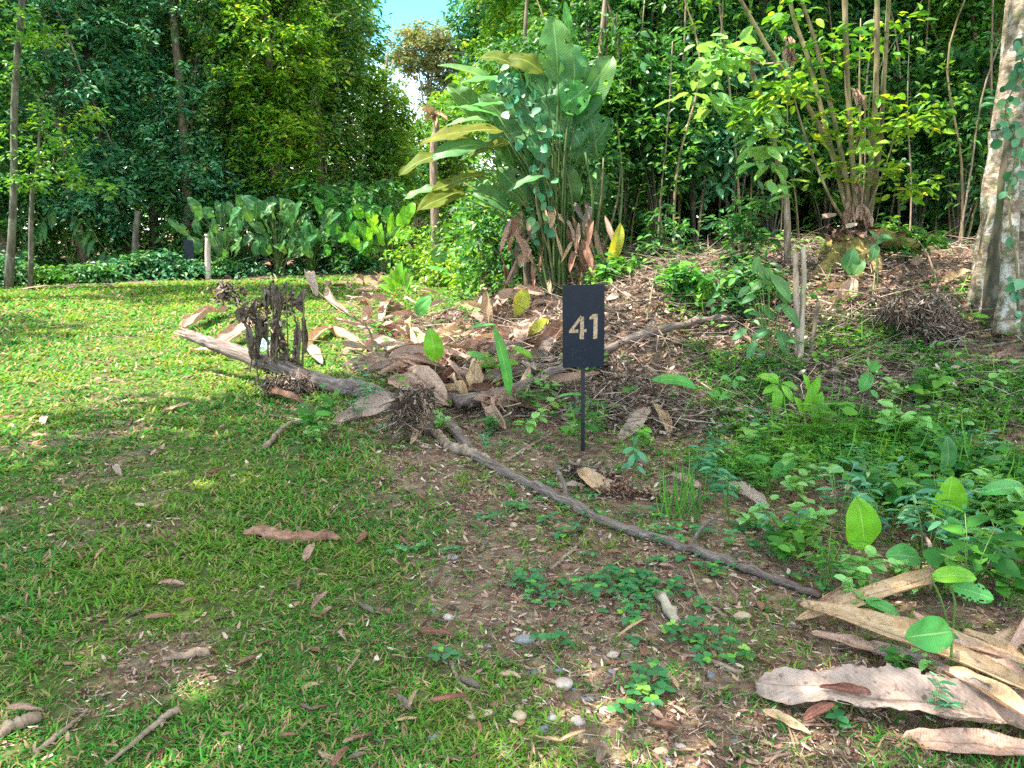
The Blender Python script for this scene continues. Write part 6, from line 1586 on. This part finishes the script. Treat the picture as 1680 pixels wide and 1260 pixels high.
R_ = np.hypot(x, y); g_ = np.clip(R_ / 3.5, .8, 4); d_ = bankd(x, y)
pos = np.stack([x, y, h(x, y) + .006 + rng.random(n) ** 2 * .06 * np.clip(d_ + .6, .1, 2)], 1)
az = rng.uniform(0, 6.28, n); D = np.stack([np.cos(az), np.sin(az), rng.normal(0, .14, n)], 1)
addsc(mb, T_STICK, F_STICK, pos, D, rdir(n), rng.uniform(.02, .10, n) * g_ ** .8, rng.uniform(.0014, .0034, n) * g_)
tag(mb.build('fine_twigs', M_twig, smooth=False), kind='stuff')
# dense brush slope behind and right of the sign
mb = MB()
n = 100000; x = rng.uniform(-2.6, 5.0, n); y = rng.uniform(5.6, 12., n); d_ = bankd(x, y)
keep = rng.random(n) < sm(-.5, .3, d_) * sm(4.2, 2.4, d_) * (.35 + .65 * sm(-.3, .5, wob(x, y, 2.2, 1.))) * sm(5., 3.2, x) * np.clip(7 / y, .4, 1); x = x[keep]; y = y[keep]; n = len(x)
pos = np.stack([x, y, h(x, y) + rng.random(n) ** 1.5 * (.10 + .16 * sm(-.2, .8, wob(x, y, 1.6, 5.)))], 1)
s_ = rng.uniform(.03, .095, n)
addsc(mb, T_BIT, F_BIT, pos, rdir(n, -.7, .7), rdir(n), s_, s_ * rng.uniform(.12, .5, n))
k = n // 4; addsc(mb, T_STICK, F_STICK, pos[:k] + [0, 0, .02], rdir(k, -.3, .5), rdir(k), rng.uniform(.1, .6, k), rng.uniform(.003, .007, k))
tag(mb.build('brushwood', M_brush, smooth=False), kind='stuff')
T_ARC = [(-.5, 0, -.3), (.5, 0, -.3), (0, 0, .6)]; F_ARC = []
T_ARC = [((a[0]) * (1 - .2 * k) + .0, k / 5, a[1] * (1 - .2 * k)) for k in range(6) for a in ((-.5, -.3), (.5, -.3), (0, .6))]
for k in range(5):
    for j_ in range(3): F_ARC.append((k * 3 + j_, k * 3 + (j_ + 1) % 3, k * 3 + 3 + (j_ + 1) % 3, k * 3 + 3 + j_))
def arcs(mb, pos, d, ln, w, bow):
    N = len(pos); y = unit(d); nr = rdir(N); x = unit(np.cross(y, nr)); z = np.cross(x, y)
    T = np.array(T_ARC); t = T[:, 1]
    kink = bow[:, None] * np.sin(PI * t)[None] + .25 * bow[:, None] * np.sin(2 * PI * t * 1.5)[None]
    V = pos[:, None] + x[:, None] * (T[None, :, 0:1] * w[:, None, None] + (kink * ln[:, None])[..., None]) + y[:, None] * (t[None, :, None] * ln[:, None, None]) + z[:, None] * (T[None, :, 2:3] * w[:, None, None])
    F = (np.array(F_ARC)[None] + (np.arange(N) * 18)[:, None, None]).reshape(-1, 4)
    mb.add(V.reshape(-1, 3), F)
mb = MB()
n = 9000; x = rng.uniform(-2.8, 6.5, n); y = rng.uniform(5.6, 13, n); d_ = bankd(x, y)
keep = (rng.random(n) < sm(-.7, .2, d_) * (.25 + .75 * sm(-.3, .5, wob(x, y, 1.8, 3.))) * (1 - .75 * under_mask(x, y))); x = x[keep]; y = y[keep]; n = len(x)
pos = np.stack([x, y, h(x, y) + rng.random(n) ** 1.4 * .22 + .01], 1)
az = rng.uniform(0, 6.28, n); d = np.stack([np.cos(az), np.sin(az), rng.normal(.02, .22, n)], 1)
arcs(mb, pos, d, rng.uniform(.15, .75, n) ** 1.0, rng.uniform(.003, .009, n), rng.normal(0, .12, n))
tag(mb.build('dead_twigs', M_twig, smooth=False), kind='stuff')
BK = [(1010, 405, .45, .9, M_mid, 'low green shrub at the top of the bank beside the yellow shoot'), (1090, 440, .45, .8, M_dark, 'low dark shrub on the bank above the numbered sign'), (1160, 395, .5, 1.1, M_mid, 'shrub at the wood edge between clump and bent sapling'),
      (1215, 450, .45, .9, M_dark, 'small dark shrub on the bank left of the cut stubs'), (1255, 400, .5, 1.1, M_teal, 'bluish shrub at the foot of the bent sapling'), (1345, 395, .4, .8, M_mid, 'small shrub left of the mossy stump roots'),
      (1490, 430, .35, .5, M_mid, 'small green shrub right of the mossy stump roots'), (1540, 400, .5, 1.0, M_dark, 'dark shrub before the buttressed trunk at the wood edge'), (1130, 500, .3, .45, M_under, 'tiny leafy shrub half way up the brush slope'), (1235, 530, .45, .7, M_dark, 'dark tangled shrub under the climbing sapling'),
      (1010, 470, .3, .4, M_under, 'tiny green shrub right behind the numbered sign'), (870, 455, .35, .6, M_dark, 'dark low shrub under the hanging dead leaves')]
for px, py, r_, hh, m_, lab in BK: shrub(px, py, r_, hh, m_, .11, lab, 'small shrubs on the bank', n=16, name='bank_shrub', tm=(T_OV, F_OV))
# single long dead stems
for i in range(46):
    px = random.uniform(560, 1640); py = random.uniform(440, 640); g = G(px, py)
    if px > 1150 and py > 560: py -= 110; g = G(px, py)
    a = random.uniform(0, 6.28); ln = random.uniform(.6, 1.5); e = Vector((g.x + ln * math.cos(a), g.y + .6 * ln * math.sin(a), 0)); e.z = hz(e.x, e.y) + random.uniform(.02, .35)
    m = g.lerp(e, .5); m.z = max(m.z, hz(m.x, m.y) + .05) + random.uniform(0, .12)
    branch('dry_stick', None, None, [random.uniform(.007, .014), .009, .004], [B_stick, B_vine, B_stem][i % 3], 'long dry %s stick lying across the dead brush of the bank' % ['brown', 'dark green', 'yellowish'][i % 3], 'dry stick', ['brown', 'dark green', 'yellowish'][i % 3] + ' dry sticks on the brush', 6, 9, .08, [g + Vector((0, 0, .03)), m, e])
# small greens dotted over bank and heap
mb = MB()
n = 2600; x = rng.uniform(-3.5, 7, n); y = rng.uniform(6, 15, n); d_ = bankd(x, y)
keep = (d_ > -.9) & (rng.random(n) < sm(.1, .7, wob(x, y, 1.7, 8.)) * .8 + .08); x = x[keep]; y = y[keep]; n = len(x); per = 6
pos = np.repeat(np.stack([x, y, h(x, y) + rng.uniform(.03, .25, n)], 1), per, 0) + rng.normal(0, .05, (n * per, 3))
L_ = rng.uniform(.04, .11, n * per)
addsc(mb, T_OV, F_OV, pos, rdir(n * per, -.4, .5), np.array([0, -.3, 1.]) + rng.normal(0, .4, (n * per, 3)), L_, L_ * .45)
tag(mb.build('bank_groundcover', M_under, smooth=False), kind='stuff')
# dark undergrowth wall inside the right and left woods
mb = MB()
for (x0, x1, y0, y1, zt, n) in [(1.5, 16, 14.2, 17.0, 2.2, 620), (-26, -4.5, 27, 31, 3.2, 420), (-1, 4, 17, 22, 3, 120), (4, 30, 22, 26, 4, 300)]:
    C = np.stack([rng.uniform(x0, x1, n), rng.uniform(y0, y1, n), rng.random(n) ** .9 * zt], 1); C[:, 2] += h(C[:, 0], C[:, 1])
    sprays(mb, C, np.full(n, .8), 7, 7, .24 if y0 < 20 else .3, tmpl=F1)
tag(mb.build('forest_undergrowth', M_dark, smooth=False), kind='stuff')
# litter on the forest floor of the left wood edge
mb = MB()
n = 1100; x = rng.uniform(-20, -3, n); y = 22.5 + (x + 14.5) * .45 + rng.uniform(-.3, 3, n)
pos = np.stack([x, y, h(x, y) + rng.random(n) * .3], 1); L_ = rng.uniform(.1, .25, n)
addsc(mb, T_OV, F_OV, pos, rdir(n, -.2, .8), np.array([0, -.3, 1.]) + rng.normal(0, .5, (n, 3)), L_, L_ * .4)
tag(mb.build('edge_groundcover', M_teal, smooth=False), kind='stuff')
